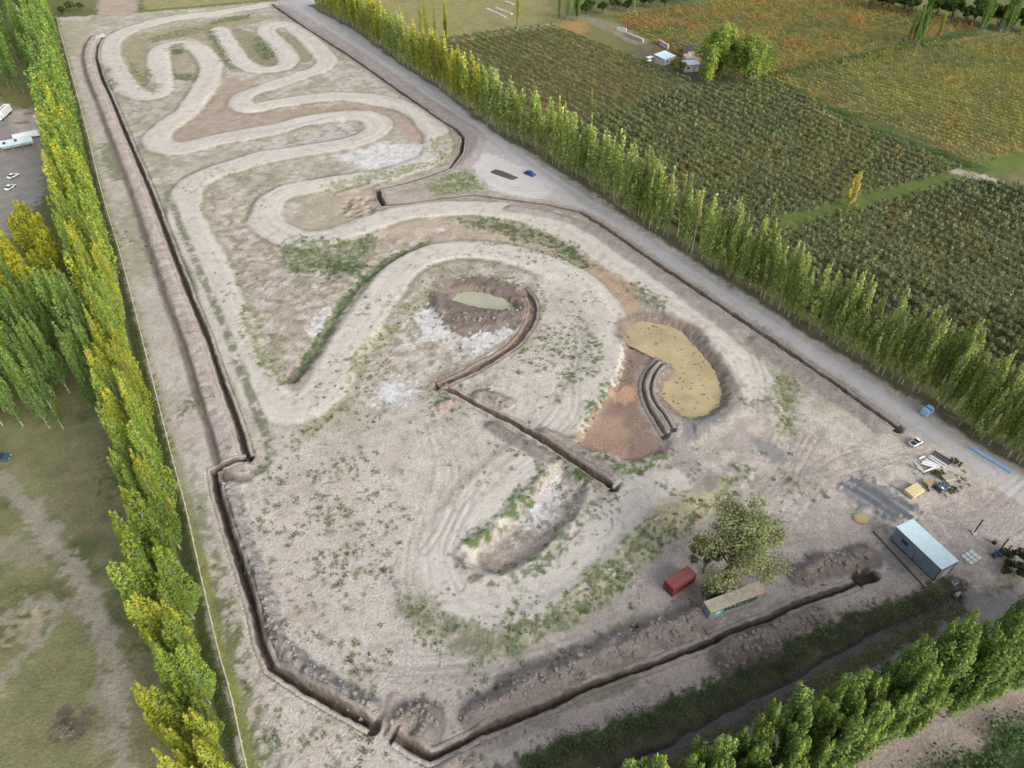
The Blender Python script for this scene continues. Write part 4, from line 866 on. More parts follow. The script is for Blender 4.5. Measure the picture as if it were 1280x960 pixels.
for row, (offs, step) in enumerate(((3.2, 3.3), (6.6, 3.9), (10.0, 4.2))):
    for (x, y, nx_, ny_) in along(FENCE, step, 0.5, row * 2.0):
        if row == 2 and y < 165: continue
        if rnd.random() < 0.05: continue
        o = offs + rnd.uniform(-0.7, 0.7); px, py = x - nx_ * o, y - ny_ * o
        t = vnoise(np.array([x / 10.0]), np.array([y / 10.0]), 93)[0] + rnd.uniform(-.15, .15)
        if y > 290 or (y > 215 and rnd.random() < .5): mesh, kind_ = (POP_D[rnd.randrange(4)] if rnd.random() < 0.75 else POP_L[rnd.randrange(4)]), 'green poplar'
        elif t > 0.5: mesh, kind_ = POP_LY[rnd.randrange(4)], 'golden yellow poplar'
        else: mesh, kind_ = POP_L[rnd.randrange(4)], 'yellowish green poplar'
        s = rnd.choice([rnd.uniform(0.55, 0.85), rnd.uniform(0.8, 1.1), rnd.uniform(0.85, 1.12)]) * (0.93 if row == 0 else 1.0); size = 'tall' if s > 0.88 else 'shorter'
        mk_ = near_mark(x, y, FENCE_MARKS)
        PLAN.append((mesh, px, py, s, s * rnd.uniform(1.0, 1.25), '%s %s in the wire fence row, %s' % (size, kind_, mk_), 'fence poplars ' + mk_, 0.03))
GROVE = [(-129.4,113.4),(-118.3,113.4),(-107.7,115.2),(-100.8,119.6),(-95.4,119.6),(-96.3,127.4),(-104.0,141.0),(-115.1,154.6),(-130.7,152.8),(-150.4,149.3)]
for (x, y) in fill(GROVE, 75, 2.4):
    s = rnd.uniform(0.75, 1.05); front = y < 124
    PLAN.append((POP_D[rnd.randrange(4)], x, y, s, s * 0.95, '%s green poplar %s grove by the pasture' % ('tall' if s > .9 else 'shorter', ('along the front of the close' if front else near_mark(x, y, [([(-134.0,142.7)][0], 'at the picture edge of the close'), ([(-124.6,149.3)][0], 'at the back of the close'), ([(-104.1,136.3)][0], 'on the fence side of the close'), ([(-114.0,127.4)][0], 'in the middle of the close')]))), 'poplars of the pasture grove', 0.02))
THICK = [(0.0,29.5),(14.5,36.7),(36.8,44.1),(50.0,49.6),(64.1,55.4),(79.1,61.1),(99.1,69.1),(109.4,64.4),(86.0,55.9),(66.8,48.7),(58.0,45.5),(44.0,38.3),(29.7,29.0)]
TH_MARKS = [([(86.9,68.3)][0], 'nearest the sluice block'), ([(86.8,57.0)][0], 'beside the lower lane'), ([(64.2,55.6)][0], 'along the grey path'), ([(59.4,46.5)][0], 'at the lane bend'), ([(45.5,47.7)][0], 'below the earth mound'), ([(39.1,38.3)][0], 'deep in its lower side'), ([(27.2,40.0)][0], 'at its thin western end'), ([(11.9,35.1)][0], 'at its outermost tip')]
for (x, y) in fill(THICK, 105, 2.05):
    s = rnd.uniform(0.75, 1.12) * (1.15 if x > 60 else 1.0)
    edge_ = near_mark(x, y, TH_MARKS) if True else ''
    PLAN.append((POP_S[rnd.randrange(4)], x, y, s, s * rnd.uniform(0.85, 1.1), '%s dark green poplar in the canal thicket, %s' % ('tall' if s > .85 else 'shorter', edge_), 'poplars of the canal thicket', 0.05))
def shown(p):
    # how large a tree stands in the picture
    d_ = p[2] * 0.7431 + 120 * 0.6691
    return (p[3] / d_) if in_frame(p[1], p[2], 130) else -1
def in_frame(x, y, m=40):
    # the part of the country that the photo shows, with a margin
    d_ = y * 0.7431 + 120 * 0.6691; u_ = y * 0.6691 - 120 * 0.7431
    return abs(890 * x / d_) < 640 + m and -480 - m < 890 * u_ / d_ < 480 + m
PLAN = [p for p in PLAN if shown(p) > 0]
PLAN.sort(key=lambda p: -shown(p))
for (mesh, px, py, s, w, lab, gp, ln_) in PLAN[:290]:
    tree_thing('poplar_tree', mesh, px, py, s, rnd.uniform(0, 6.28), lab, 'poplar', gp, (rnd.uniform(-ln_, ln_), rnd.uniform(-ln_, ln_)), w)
FAR_POP = PLAN[290:]
print('poplars', len(PLAN), 'joined', len(FAR_POP))
BROAD = [poplar_meshes(70 + k, 18, 4.6, 20, 0.1, A(122, 136, 52, 1.0), A(158, 158, 54, 1.0), A(190, 176, 58, 1.0), 3600, 0.36) for k in range(2)]
for (x, y, s) in [([(-146.3,188.8)][0] + (1.0,)), ([(-136.2,182.2)][0] + (0.9,)), ([(-136.0,165.7)][0] + (1.05,)), ([(-124.2,160.0)][0] + (0.9,)), ([(-138.8,160.0)][0] + (1.0,)), ([(-124.2,149.3)][0] + (0.9,)), ([(-150.9,184.4)][0] + (0.8,)), ([(-154.6,203.2)][0] + (0.8,)), ([(-142.3,173.7)][0] + (0.95,)), ([(-132.7,170.9)][0] + (0.9,)), ([(-117.9,151.1)][0] + (0.95,)), ([(-130.9,151.1)][0] + (1.0,)), ([(-145.0,194.4)][0] + (0.8,)), ([(-147.1,171.7)][0] + (0.9,))]:
    tree_thing('broad_tree', BROAD[rnd.randrange(2)], x, y, s, rnd.uniform(0, 6.28), 'rounded yellow green tree %s' % near_mark(x, y, [([(-153.3,203.2)][0], 'nearest the white car in the yard'), ([(-151.4,184.4)][0], 'at the picture edge below the yard'), ([(-134.5,182.2)][0], 'closest to the fence row'), ([(-136.0,165.7)][0], 'in the middle of its group'), ([(-122.5,156.4)][0], 'between fence row and green grove'), ([(-136.9,156.4)][0], 'behind the green grove at the picture edge'), ([(-124.2,149.3)][0], 'right against the green grove')]), 'tree', 'rounded yellow trees by the yard')
# ---- far trees
def far_poplar(px, n, spread, mesh_list, s, lab, gp):
    (x, y) = px
    for k in range(n):
        xx = x + rnd.uniform(-spread, spread); yy = y + rnd.uniform(-1.5, 1.5)
        tree_thing('slender_poplar', mesh_list[rnd.randrange(len(mesh_list))], xx, yy, s * rnd.uniform(0.8, 1.1), rnd.uniform(0, 6.28), lab, 'poplar', gp if n > 1 else None)
far_poplar([(-81.8,436.1)][0], 4, 4, POP_Y, 0.95, 'green yellow poplar in the tuft before the dry field', 'poplar tuft before the dry field')
far_poplar([(-41.1,409.9)][0], 6, 9, POP_Y, 0.95, 'green yellow poplar in the clump at the corner of the vineyard', 'poplar clump at the vineyard corner')
far_poplar([(4.5,430.1)][0], 2, 3, POP_Y, 1.0, 'slim poplar of the pair at the end of the vineyard lane', 'poplar pair by the vineyard lane')
far_poplar([(33.0,448.7)][0], 5, 6, POP_D, 0.75, 'dense green poplar in the block above the vineyard lane', 'poplar block above the vineyard lane')
far_poplar([(67.6,461.8)][0], 2, 5, POP_G, 0.9, 'upright poplar of the two behind the orange vines', 'two poplars behind the orange vines')
far_poplar([(215.2,404.4)][0], 7, 5, POP_D, 0.7, 'green poplar in the block between the two golden vineyards', 'poplar block between the golden vineyards')
far_poplar([(227.7,408.5)][0], 2, 1.5, POP_Y, 0.75, 'bright yellow poplar of the pair beside the green poplar block', 'yellow poplar pair between the vineyards')
far_poplar([(177.6,391.2)][0], 1, 1, POP_Y, 0.4, 'short yellow green poplar at the edge of the golden vineyard', None)
far_poplar([(268.1,427.1)][0], 9, 11, POP_D, 0.8, 'green poplar in the long block at the end of the vineyard', 'poplar block at the vineyard end')
far_poplar([(34.9,318.5)][0], 1, 1, POP_Y, 0.45, 'small yellow poplar at the edge of the orchard near the vines', None)
far_poplar([(86.4,212.5)][0], 1, 0.1, POP_G, 0.58, 'single green poplar at the corner of the orchard lane', None)
YT = poplar_meshes(99, 13, 2.6, 12, 0.08, A(168, 160, 84, 1.0), A(194, 178, 88, 1.0), A(206, 190, 106, 1.0), 1700, 0.28)
tree_thing('yellow_tree', YT, *[(117.1,225.7)][0], 1.0, 0.4, 'bright yellow tree standing alone on the lane between the orchards', 'tree')

# willows by the farmhouse
WG1, WG2 = A(112, 136, 64, 1.0), A(150, 164, 78, 1.0)
W = [round_tree(80 + k, 26, 11.5, 60, 0.1, WG1, WG2, 11000, 0.5, droop=2.2, flat=1.05, gap=0.85) for k in range(2)]
tree_thing('willow_tree', W[0], *[(98.2,353.1)][0], 1.05, 0.3, 'large domed willow nearer the farmhouse roofs, left of its twin', 'willow')
tree_thing('willow_tree', W[1], *[(110.3,344.5)][0], 0.98, 1.9, 'large yellow topped willow at the orchard corner, right of its twin', 'willow')
SW = round_tree(84, 9, 4.6, 14, 0.12, A(120, 146, 52, 1.0), A(160, 172, 66, 1.0), 2200, 0.42, droop=1.4)
tree_thing('small_willow', SW, *[(93.0,346.6)][0], 1.1, 0.2, 'small bright green willow in front of the big willows', 'willow')
RB = round_tree(85, 7, 5, 12, 0.08, A(92, 108, 48, 1.0), A(130, 136, 58, 1.0), 2000, 0.42)
tree_thing('round_bush', RB, *[(80.5,362.1)][0], 1.0, 0.5, 'round olive green bush between the two white farm roofs', 'bush')
DF = [round_tree(86 + k, 12, 6, 14, 0.1, A(52, 72, 36, 1.0), A(76, 94, 48, 1.0), 1500, 0.6) for k in range(2)]
for k in range(16):
    (x, y), (x2, y2) = [(216.9,475.6),(294.5,418.4)]; x += (x2 - x) * k / 15 + rnd.uniform(-3, 3); y += (y2 - y) * k / 15 + rnd.uniform(-4, 4)
    tree_thing('dark_tree', DF[k % 2], x, y, rnd.uniform(0.9, 1.3), rnd.uniform(0, 6.28), 'dark leafy tree in the wood beyond the far vineyard', 'tree', 'dark trees beyond the far vineyard')
for k in range(12):
    (x, y), (x2, y2) = [(41.6,458.5),(109.5,488.2)]; x += (x2 - x) * k / 11 + rnd.uniform(-3, 3); y += (y2 - y) * k / 11 + rnd.uniform(-4, 4)
    tree_thing('dark_tree', DF[k % 2], x, y, rnd.uniform(0.5, 0.9), rnd.uniform(0, 6.28), 'dark bushy tree in the hedge behind the orange vines', 'tree', 'dark trees behind the orange vines')
for (px, s) in (([(-263.3,465.2)][0], 0.6), ([(-259.0,468.6)][0], 0.45), ([(-264.9,458.5)][0], 0.5)):
    tree_thing('dark_tree', DF[0], px[0], px[1], s, rnd.uniform(0, 6.28), 'dark bush at the far left corner of the track site', 'bush', 'dark bushes at the far site corner')

# the grey green tree, dark conifer and bush by the containers
EU = round_tree(90, 22, 9.0, 44, 0.2, A(116, 124, 82, 1.0), A(150, 152, 106, 1.0), 14000, 0.21, flat=1.0, gap=0.76)
tree_thing('eucalyptus_tree', EU, *[(41.6,77.7)][0], 0.98, 2.6, 'tall grey green tree standing over the two containers', 'tree', sxy=1.22)
EU2 = round_tree(91, 15, 5.0, 16, 0.25, A(110, 110, 70, 1.0), A(140, 136, 84, 1.0), 2600, 0.25, flat=0.9, gap=0.7)
tree_thing('olive_tree', EU2, *[(37.5,79.1)][0], 0.72, 2.0, 'smaller olive coloured tree reaching over the red container', 'tree', sxy=1.0)
CN = poplar_meshes(92, 7, 1.3, 8, 0.05, A(52, 66, 40, 1.0), A(68, 82, 50, 1.0), A(80, 92, 56, 1.0), 900, 0.2)
tree_thing('dark_conifer', CN, *[(40.9,75.9)][0], 1.0, 0.0, 'dark narrow conifer under the grey green tree', 'conifer')
BS = round_tree(93, 3.4, 3.0, 14, 0.08, A(84, 80, 66, 1.0), A(104, 102, 78, 1.0), 1800, 0.2)
tree_thing('twiggy_bush', BS, *[(36.7,72.1)][0], 1.25, 0.0, 'brown twiggy bush between the red and the pale container', 'bush')
DB = round_tree(94, 3.2, 3.0, 12, 0.05, A(50, 54, 40, 1.0), A(70, 74, 50, 1.0), 1500, 0.22)
tree_thing('dark_bush', DB, *[(99.4,80.4)][0], 1.0, 0.0, 'dark green bush at the yard edge near the steel posts', 'bush')
tree_thing('dark_bush', DB, *[(97.4,78.6)][0], 0.8, 1.0, 'smaller dark bush touching the yard edge bush', 'bush')
TW = round_tree(95, 2.6, 2.6, 12, 0.05, A(104, 96, 84, 1.0), A(128, 120, 104, 1.0), 500, 0.14, bark=M_DBARK)
tree_thing('bare_bush', TW, *[(-72.3,48.7)][0], 1.0, 0.0, 'grey leafless bush spreading low on the pasture', 'bush')
RD = round_tree(96, 4, 1.6, 8, 0.1, A(170, 160, 140, 1.0), A(190, 178, 160, 1.0), 700, 0.2)
tree_thing('dry_reed_clump', RD, *[(-21.1,175.4)][0], 0.6, 0.0, 'pale dry reed clump on the edge of the small pond', 'reeds')

# ---- orchards: dark fruit trees in rows, the nearest as things, the rest in one mass
def fruit_tree(seed):
    rs = np.random.RandomState(seed); k = 380
    cs, ns, sz, cc = [], [], [], []
    for i in range(7):
        c = np.array([rs.uniform(-.75, .75), rs.uniform(-.75, .75), rs.uniform(0.9, 2.5)])
        p = rs.normal(size=(k // 7, 3)); p /= np.linalg.norm(p, axis=1, keepdims=True)
        cs.append(c + p * rs.uniform(0.35, 0.85, (k // 7, 1))); ns.append(p + np.array([0, 0, .6])); sz.append(rs.uniform(.15, .32, k // 7))
        m_ = rs.uniform(0, 1, (k // 7, 1)); base = rs.uniform(0.75, 1.2)
        cc.append((np.asarray(A(92, 104, 68, 1.0)) * (1 - m_) + np.asarray(A(120, 126, 88, 1.0)) * m_) * base)
    return leaf_quads(np.concatenate(cs), np.concatenate(ns), np.concatenate(sz), rs), np.concatenate(cc)
FT = [fruit_tree(200 + k) for k in range(5)]
FTM = [leaf_mesh('orchard_tree', v_, c_) for v_, c_ in FT]
FTR = [leaf_mesh('orchard_tree', v_, c_ * np.array([1.22, 1.0, 0.88])) for v_, c_ in FT[:2]]

def rows(poly, rowdir, dr, dt, jit=0.4, inset=1.5):
    d = Vector(rowdir).normalized(); n = Vector((-d.y, d.x))
    us = [p[0] * d.x + p[1] * d.y for p in poly]; vs = [p[0] * n.x + p[1] * n.y for p in poly]
    out = []; v_ = min(vs) + inset
    while v_ < max(vs):
        u_ = min(us) + rnd.uniform(0, dt)
        while u_ < max(us):
            x, y = d.x * u_ + n.x * v_, d.y * u_ + n.y * v_
            if in_poly(x, y, poly): out.append((x + rnd.uniform(-jit, jit), y + rnd.uniform(-jit, jit)))
            u_ += dt
        v_ += dr
    return out
def in_frame(x, y, m=40):
    # the part of the country that the photo shows, with a margin
    d_ = y * 0.7431 + 120 * 0.6691; u_ = y * 0.6691 - 120 * 0.7431
    return abs(890 * x / d_) < 640 + m and -480 - m < 890 * u_ / d_ < 480 + m
ROWD = tuple(np.array([(18.9,270.1)][0]) - np.array([(73.8,172.5)][0]))
pts = [p for p in rows(F_ORCH1, ROWD, 4.3, 2.4, 0.22) + rows(F_ORCH2, ROWD, 4.3, 2.4, 0.22) if in_frame(*p)]
pp = np.array(spline(POP_BASE, 3))
pts = [p for p in pts if np.min(np.hypot(pp[:, 0] - p[0], pp[:, 1] - p[1])) > 6.5]
pts.sort(key=lambda p: math.hypot(p[0], p[1] ))
print('orchard', len(pts))
ORCH_MARKS = [([(128.6,136.3)][0], 'at the right picture edge'), ([(118.8,146.0)][0], 'behind the blue bale'), ([(107.4,160.0)][0], 'behind the bare poplars'), ([(97.2,175.8)][0], 'behind the dark road patch'), ([(89.7,203.2)][0], 'beside the orchard lane'), ([(70.5,193.5)][0], 'behind the yellow pond'), ([(58.3,224.6)][0], 'behind the ditch bend')]
for (x, y) in pts[:290]:
    red = rnd.random() < 0.15
    o = link('orchard_tree', (FTR[rnd.randrange(2)] if red else FTM[rnd.randrange(5)]))
    o.location = (x, y, float(height_at(np.array([x]), np.array([y]))[0])); o.rotation_euler = (0, 0, rnd.uniform(0, 6.28))
    s = rnd.uniform(0.8, 1.15); o.scale = (s * 1.05, s * 1.05, s)
    fr = 'front row' if np.min(np.hypot(pp[:, 0] - x, pp[:, 1] - y)) < 10.5 else 'second row' if np.min(np.hypot(pp[:, 0] - x, pp[:, 1] - y)) < 14.5 else 'inner rows'
    mk_ = near_mark(x, y, ORCH_MARKS)
    set_props(o, '%s low orchard tree in the %s, %s' % ('reddish' if red else 'dark green', fr, mk_), 'fruit tree', 'orchard trees of the %s %s' % (fr, mk_))

def scatter(name, protos, pos, scale, seed, tint=None, material=None, zsc=None, zoff=0.0):
    """many copies of small leaf clusters joined in one mass"""
    rs = np.random.RandomState(seed); V, C = [], []
    pos = np.asarray(pos); z = height_at(pos[:, 0], pos[:, 1]) + zoff
    which = rs.randint(0, len(protos), len(pos)); a = rs.uniform(0, 2 * math.pi, len(pos)); s = rs.uniform(*scale, len(pos))
    zs = s if zsc is None else s * zsc
    for k, (pv, pc) in enumerate(protos):
        i = np.where(which == k)[0]
        if not len(i): continue
        ca, sa = np.cos(a[i])[:, None], np.sin(a[i])[:, None]
        x = (pv[None, :, 0] * ca - pv[None, :, 1] * sa) * s[i][:, None] + pos[i, 0][:, None]
        y = (pv[None, :, 0] * sa + pv[None, :, 1] * ca) * s[i][:, None] + pos[i, 1][:, None]
        zz = pv[None, :, 2] * zs[i][:, None] + z[i][:, None]
        V.append(np.stack([x, y, zz], -1).reshape(-1, 3))
        t = np.ones((len(i), 3)) if tint is None else tint[i]
        C.append((pc[None] * t[:, None, :]).reshape(-1, 3))
    me = leaf_mesh(name, np.concatenate(V), np.concatenate(C), material or M_PLANT)
    return link(name, me)

rest = np.array(pts[290:])
rs = np.random.RandomState(3)
# thinner proto for the distant ones
def thin(p, n): return (p[0][:4 * n] , p[1][:n])
def thinr(p, n, seed):
    i = np.random.RandomState(seed).permutation(len(p[1]))[:n]
    return (p[0].reshape(-1, 4, 3)[i].reshape(-1, 3), p[1][i])
FT_L = [thinr(p, 105, 5) for p in FT]
FT_L = [((v_.reshape(-1, 4, 3) - v_.reshape(-1, 4, 3).mean(1, keepdims=True)) * 1.4 + v_.reshape(-1, 4, 3).mean(1, keepdims=True), c_) for v_, c_ in FT_L]
FT_L = [(v_.reshape(-1, 3), c_) for v_, c_ in FT_L]
tn = fbm(rest[:, 0], rest[:, 1], 25, 3, 95); rr_ = rs.uniform(size=len(rest))
tint = np.where(((tn > 0.5) & (rr_ < 0.4))[:, None], np.array([1.22, 1.0, 0.88]), np.array([1.0, 1.0, 1.0])) * rs.uniform(0.8, 1.25, (len(rest), 1))
set_props(scatter('orchard_trees', FT_L, rest, (0.8, 1.15), 6, tint), 'dark orchard rows reaching back to the willows and golden vines', 'orchard', kind='stuff')

# ---- vineyards
def vine(seed, k=40):
    rs = np.random.RandomState(seed)
    c = np.stack([rs.uniform(-1.1, 1.1, k), rs.normal(0, 0.22, k), rs.uniform(0.4, 1.9, k)], 1)
    n = rs.normal(0, .6, (k, 3)) + np.array([0, 0, .8])
    return leaf_quads(c, n, rs.uniform(.22, .45, k), rs), np.ones((k, 3)) * rs.uniform(0.75, 1.2, (k, 1))
VN = [vine(300 + k) for k in range(4)]
def vineyard(name, poly, rowdir, dr, cols, seed, lab, keep=0.93):
    p = np.array([q for q in rows(poly, rowdir, dr, 2.0, 0.15) if in_frame(*q) and rnd.random() < keep])
    n1 = fbm(p[:, 0], p[:, 1], 24, 3, seed); n2 = fbm(p[:, 0], p[:, 1], 7, 2, seed + 7)
    w = smooth(0.38, 0.62, n1 * 0.65 + n2 * 0.35)[:, None]
    t = np.asarray(cols[0]) * (1 - w) + np.asarray(cols[1]) * w
    hot = (smooth(0.52, 0.75, fbm(p[:, 0], p[:, 1], 16, 3, seed + 13)) * 0.7)[:, None]
    t = t * (1 - hot) + np.asarray(cols[2]) * hot
    t *= np.random.RandomState(seed).uniform(0.75, 1.2, (len(p), 1))
    ang = math.atan2(rowdir[1], rowdir[0])
    # the copies keep the direction of the row
    V, C = [], []; rs = np.random.RandomState(seed); which = rs.randint(0, 4, len(p)); z = height_at(p[:, 0], p[:, 1])
    ca, sa = math.cos(ang), math.sin(ang)
    for k, (pv, pc) in enumerate(VN):
        i = np.where(which == k)[0]; s = rs.uniform(0.85, 1.2, len(i))[:, None]
        x = (pv[None, :, 0] * ca - pv[None, :, 1] * sa) * s + p[i, 0][:, None]; y = (pv[None, :, 0] * sa + pv[None, :, 1] * ca) * s + p[i, 1][:, None]
        V.append(np.stack([x, y, pv[None, :, 2] * s + z[i][:, None]], -1).reshape(-1, 3)); C.append((pc[None] * t[i][:, None, :]).reshape(-1, 3))
    set_props(link(name, leaf_mesh(name, np.concatenate(V), np.concatenate(C), M_PLANT)), lab, 'vineyard', kind='stuff')
    print(name, len(p))
VDIR = tuple(np.array([(67.1,350.9)][0]) - np.array([(-21.1,396.4)][0]))
VDIR = tuple(np.array([(53.7,350.9)][0]) - np.array([(2.2,424.2)][0]))
VDIR3 = tuple(np.array([(177.5,257.3)][0]) - np.array([(130.2,325.2)][0]))
vineyard('vineyard', F_VINE1, VDIR, 4.2, (A(112, 126, 78, 1.0), A(126, 128, 82, 1.0), A(132, 114, 80, 1.0)), 401, 'green and brown vine rows left of the farmhouse')
vineyard('vineyard', F_VINE2, VDIR3, 3.8, (A(130, 132, 78, 1.0), A(154, 138, 78, 1.0), A(172, 130, 74, 1.0)), 402, 'orange vine rows behind the farmhouse')
vineyard('vineyard', F_VINE3, VDIR3, 3.8, (A(130, 134, 80, 1.0), A(150, 146, 82, 1.0), A(164, 140, 80, 1.0)), 403, 'golden vine rows right of the willows')

# ---- small plants
def tuft(seed, k, r, h, ls=1.0):
    rs = np.random.RandomState(seed)
    c = np.stack([rs.normal(0, r, k), rs.normal(0, r, k), rs.uniform(0.05, h, k)], 1)
    n = np.stack([rs.normal(0, .5, k), rs.normal(0, .5, k), np.ones(k)], 1)
    return leaf_quads(c, n, rs.uniform(.12, .26, k) * ls, rs), np.ones((k, 3)) * rs.uniform(.75, 1.2, (k, 1))
TF = [tuft(500 + k, 16, 0.2, 0.3, 0.62) for k in range(4)]
w = np.zeros_like(WEED); w[:, :] = WEED
da = np.outer(np.gradient(ys), np.gradient(xs))
prob = np.clip(w - 0.02, 0, 1) * da * 1.25 * smooth(0.36, 0.6, N3) * (CLS != G_DITCH)
rs = np.random.RandomState(8)
j, i = np.where(rs.uniform(size=prob.shape) < prob)
sel = rs.permutation(len(j))[:20000]; j, i = j[sel], i[sel]
px = xs[i] + rs.uniform(-.3, .3, len(i)); py = ys[j] + rs.uniform(-.3, .3, len(i))
t = np.asarray(A(88, 108, 64, 1.0))[None] * (1 - rs.uniform(size=(len(i), 1))) + np.asarray(A(124, 134, 88, 1.0))[None] * rs.uniform(0.2, 1, (len(i), 1))
print('weeds', len(i))
set_props(scatter('weed_tufts', TF, np.stack([px, py], 1), (0.35, 1.5), 9, t * 0.8), 'low green weeds dotting the pale track ground', 'weeds', kind='stuff')
# hedge of low shrubs along the canal, weeds along its banks
SH = [tuft(520 + k, 60, 0.85, 1.5) for k in range(4)]
def bank_plants(name, line, half, step, sc, c1, c2, seed, lab, cat):
    p = []
    for (x, y, nx_, ny_) in along(line, step, 0.6):
        for _ in range(2):
            o = rnd.uniform(-half, half); p.append((x + nx_ * o, y + ny_ * o))
    p = np.array(p); rs = np.random.RandomState(seed); m_ = rs.uniform(size=(len(p), 1))
    set_props(scatter(name, SH, p, sc, seed, (np.asarray(c1) * (1 - m_) + np.asarray(c2) * m_)), lab, cat, kind='stuff')
bank_plants('canal_hedge', [(1.9,42.6),(15.6,47.5),(30.9,52.9),(40.0,57.0),(54.7,64.4),(68.0,69.0),(83.9,74.0)], 1.5, 0.9, (0.5, 1.05), A(74, 84, 58, 1.0), A(104, 112, 78, 1.0), 601, 'dark low hedge along the canal bank by the dirt lane', 'hedge')
bank_plants('bank_grass', [(19.8,40.0),(33.8,47.5),(48.9,54.5),(62.0,60.8),(74.4,66.6),(83.8,71.1)], 1.6, 1.0, (0.4, 0.95), A(96, 102, 66, 1.0), A(124, 124, 84, 1.0), 602, 'brown grass on the bank between canal and poplars', 'grass')
bank_plants('fence_weeds', [(x - 2.0 * 0.94, y - 0.5) for x, y in FENCE if y < 260], 0.8, 1.6, (0.3, 0.6), A(66, 82, 44, 1.0), A(96, 108, 60, 1.0), 603, 'dark weeds in the strip at the foot of the wire fence', 'weeds')
bank_plants('lane_hedge', [(120.7,350.9),(136.6,322.3),(148.5,296.2),(162.3,273.1),(176.2,254.5)], 2.0, 2.0, (0.8, 1.5), A(70, 92, 46, 1.0), A(98, 116, 62, 1.0), 604, 'green hedge between the dark orchard and the golden vines', 'hedge')
bank_plants('vineyard_hedge', [(124.6,355.3),(151.4,369.0),(180.6,383.6),(218.2,404.4),(253.3,424.2)], 2.5, 2.2, (0.8, 1.6), A(76, 90, 46, 1.0), A(102, 110, 64, 1.0), 605, 'green hedge between the orange and the golden vines', 'hedge')
bank_plants('corner_orchard', [(60.9,35.1),(68.7,38.9),(78.1,42.9),(89.4,47.1)], 5, 1.0, (1.0, 1.7), A(62, 84, 50, 1.0), A(90, 112, 72, 1.0), 606, 'dark bushes filling the corner beyond the lower lane', 'bushes')
bank_plants('lane_hedge', [(169.4,247.9),(173.8,238.9),(186.5,230.4)], 3, 2.0, (0.9, 1.6), A(66, 84, 44, 1.0), A(92, 108, 58, 1.0), 607, 'green hedge behind the right hand orchard', 'hedge')
# far trees too many to stand alone: the far parts of the rows and the close wood behind the yard
def mesh_arrays(me, step):
    v_ = np.empty(len(me.vertices) * 3, np.float32); me.vertices.foreach_get('co', v_)
    c_ = np.empty(len(me.vertices) * 4, np.float32); me.color_attributes['Col'].data.foreach_get('color', c_)
    q_ = v_.reshape(-1, 4, 3)[::step]; m_ = q_.mean(1, keepdims=True)
    return ((q_ - m_) * step ** 0.36 + m_).reshape(-1, 3), c_.reshape(-1, 4, 4)[::step, 0, :3]
def with_trunk(pv, pc, hgt):
    r = 0.16; t_ = np.array([[-r, 0, 0], [r, 0, 0], [r, 0, hgt], [-r, 0, hgt], [0, -r, 0], [0, r, 0], [0, r, hgt], [0, -r, hgt]], np.float32)
    return np.concatenate([pv, t_]), np.concatenate([pc, np.array([A(168, 162, 148)] * 2)])
def joined_trees(name, plan, lab, cat, step):
    V, C = [], []; cache = {}; rs = np.random.RandomState(77)
    for (mesh, px, py, s, w, *_r) in plan:
        key = mesh[1].name
        if key not in cache: cache[key] = with_trunk(*mesh_arrays(mesh[1], step), 9.0)
        pv, pc = cache[key]; a = rs.uniform(0, 6.28); ca, sa = math.cos(a), math.sin(a)
        z = float(height_at(np.array([px]), np.array([py]))[0])
        V.append(np.stack([(pv[:, 0] * ca - pv[:, 1] * sa) * w + px, (pv[:, 0] * sa + pv[:, 1] * ca) * w + py, pv[:, 2] * s + z], 1)); C.append(pc * rs.uniform(.8, 1.2))
    set_props(link(name, leaf_mesh(name, np.concatenate(V), np.concatenate(C), M_LEAF)), lab, cat, kind='stuff')
joined_trees('distant_poplars', FAR_POP, 'distant poplars at the far ends of the two long rows', 'poplars', 6)
WOODP = [(-248.2,316.6),(-217.7,319.5),(-204.5,326.2),(-213.8,350.9),(-252.1,419.8),(-292.4,493.7),(-354.7,555.7),(-385.8,533.7)]
joined_trees('poplar_wood', [(POP_D[k % 4], x, y, rnd.uniform(.8, 1.1), rnd.uniform(.9, 1.1)) for k, (x, y) in enumerate(fill(WOODP, 110, 3.6, tries=9000))], 'close wood of tall green poplars behind the vehicle yard', 'wood', 4)

# ------------------------------------------------------------------ water
M_W1 = mat_plain('pale_muddy_water', A(172, 168, 142), 0.1, spec=0.5, noise=0.07, nscale=0.2)
M_W2 = mat_plain('yellow_muddy_water', A(182, 163, 122), 0.13, spec=0.5, noise=0.14, nscale=0.16)
M_W3 = mat_plain('canal_water', A(84, 80, 72), 0.18, spec=0.5, noise=0.05, nscale=0.3)
def water(name, poly, z, material, grow=1.5):
    p = spline(poly, 4, True)
    cx = sum(q[0] for q in p) / len(p); cy = sum(q[1] for q in p) / len(p)
    bm = bmesh.new()
    n = len(p); vs_ = []
    for i in range(n):
        a, b = Vector(p[i - 1]), Vector(p[(i + 1) % n]); t = (b - a).normalized(); nn = Vector((t.y, -t.x))
        vs_.append(bm.verts.new((p[i][0] + nn.x * grow * sgn, p[i][1] + nn.y * grow * sgn, z)))
    f = bm.faces.new(vs_); f.normal_update()
    if f.normal.z < 0: f.normal_flip()
    bmesh.ops.triangulate(bm, faces=bm.faces[:])
    me = bpy.data.meshes.new(name); bm.to_mesh(me); bm.free(); me.materials.append(material)
    return set_props(link(name, me), kind='structure')
def orient(poly):
    return sum(poly[i][0] * poly[(i + 1) % len(poly)][1] - poly[(i + 1) % len(poly)][0] * poly[i][1] for i in range(len(poly)))
def shore_level(poly):
    q = np.array(spline(poly, 4, True)); return float(np.median(height_at(q[:, 0], q[:, 1])))
sgn = 1 if orient(P1) > 0 else -1
Z1 = shore_level(P1) - 0.05; water('pond_water', P1, Z1, M_W1, 0.9)
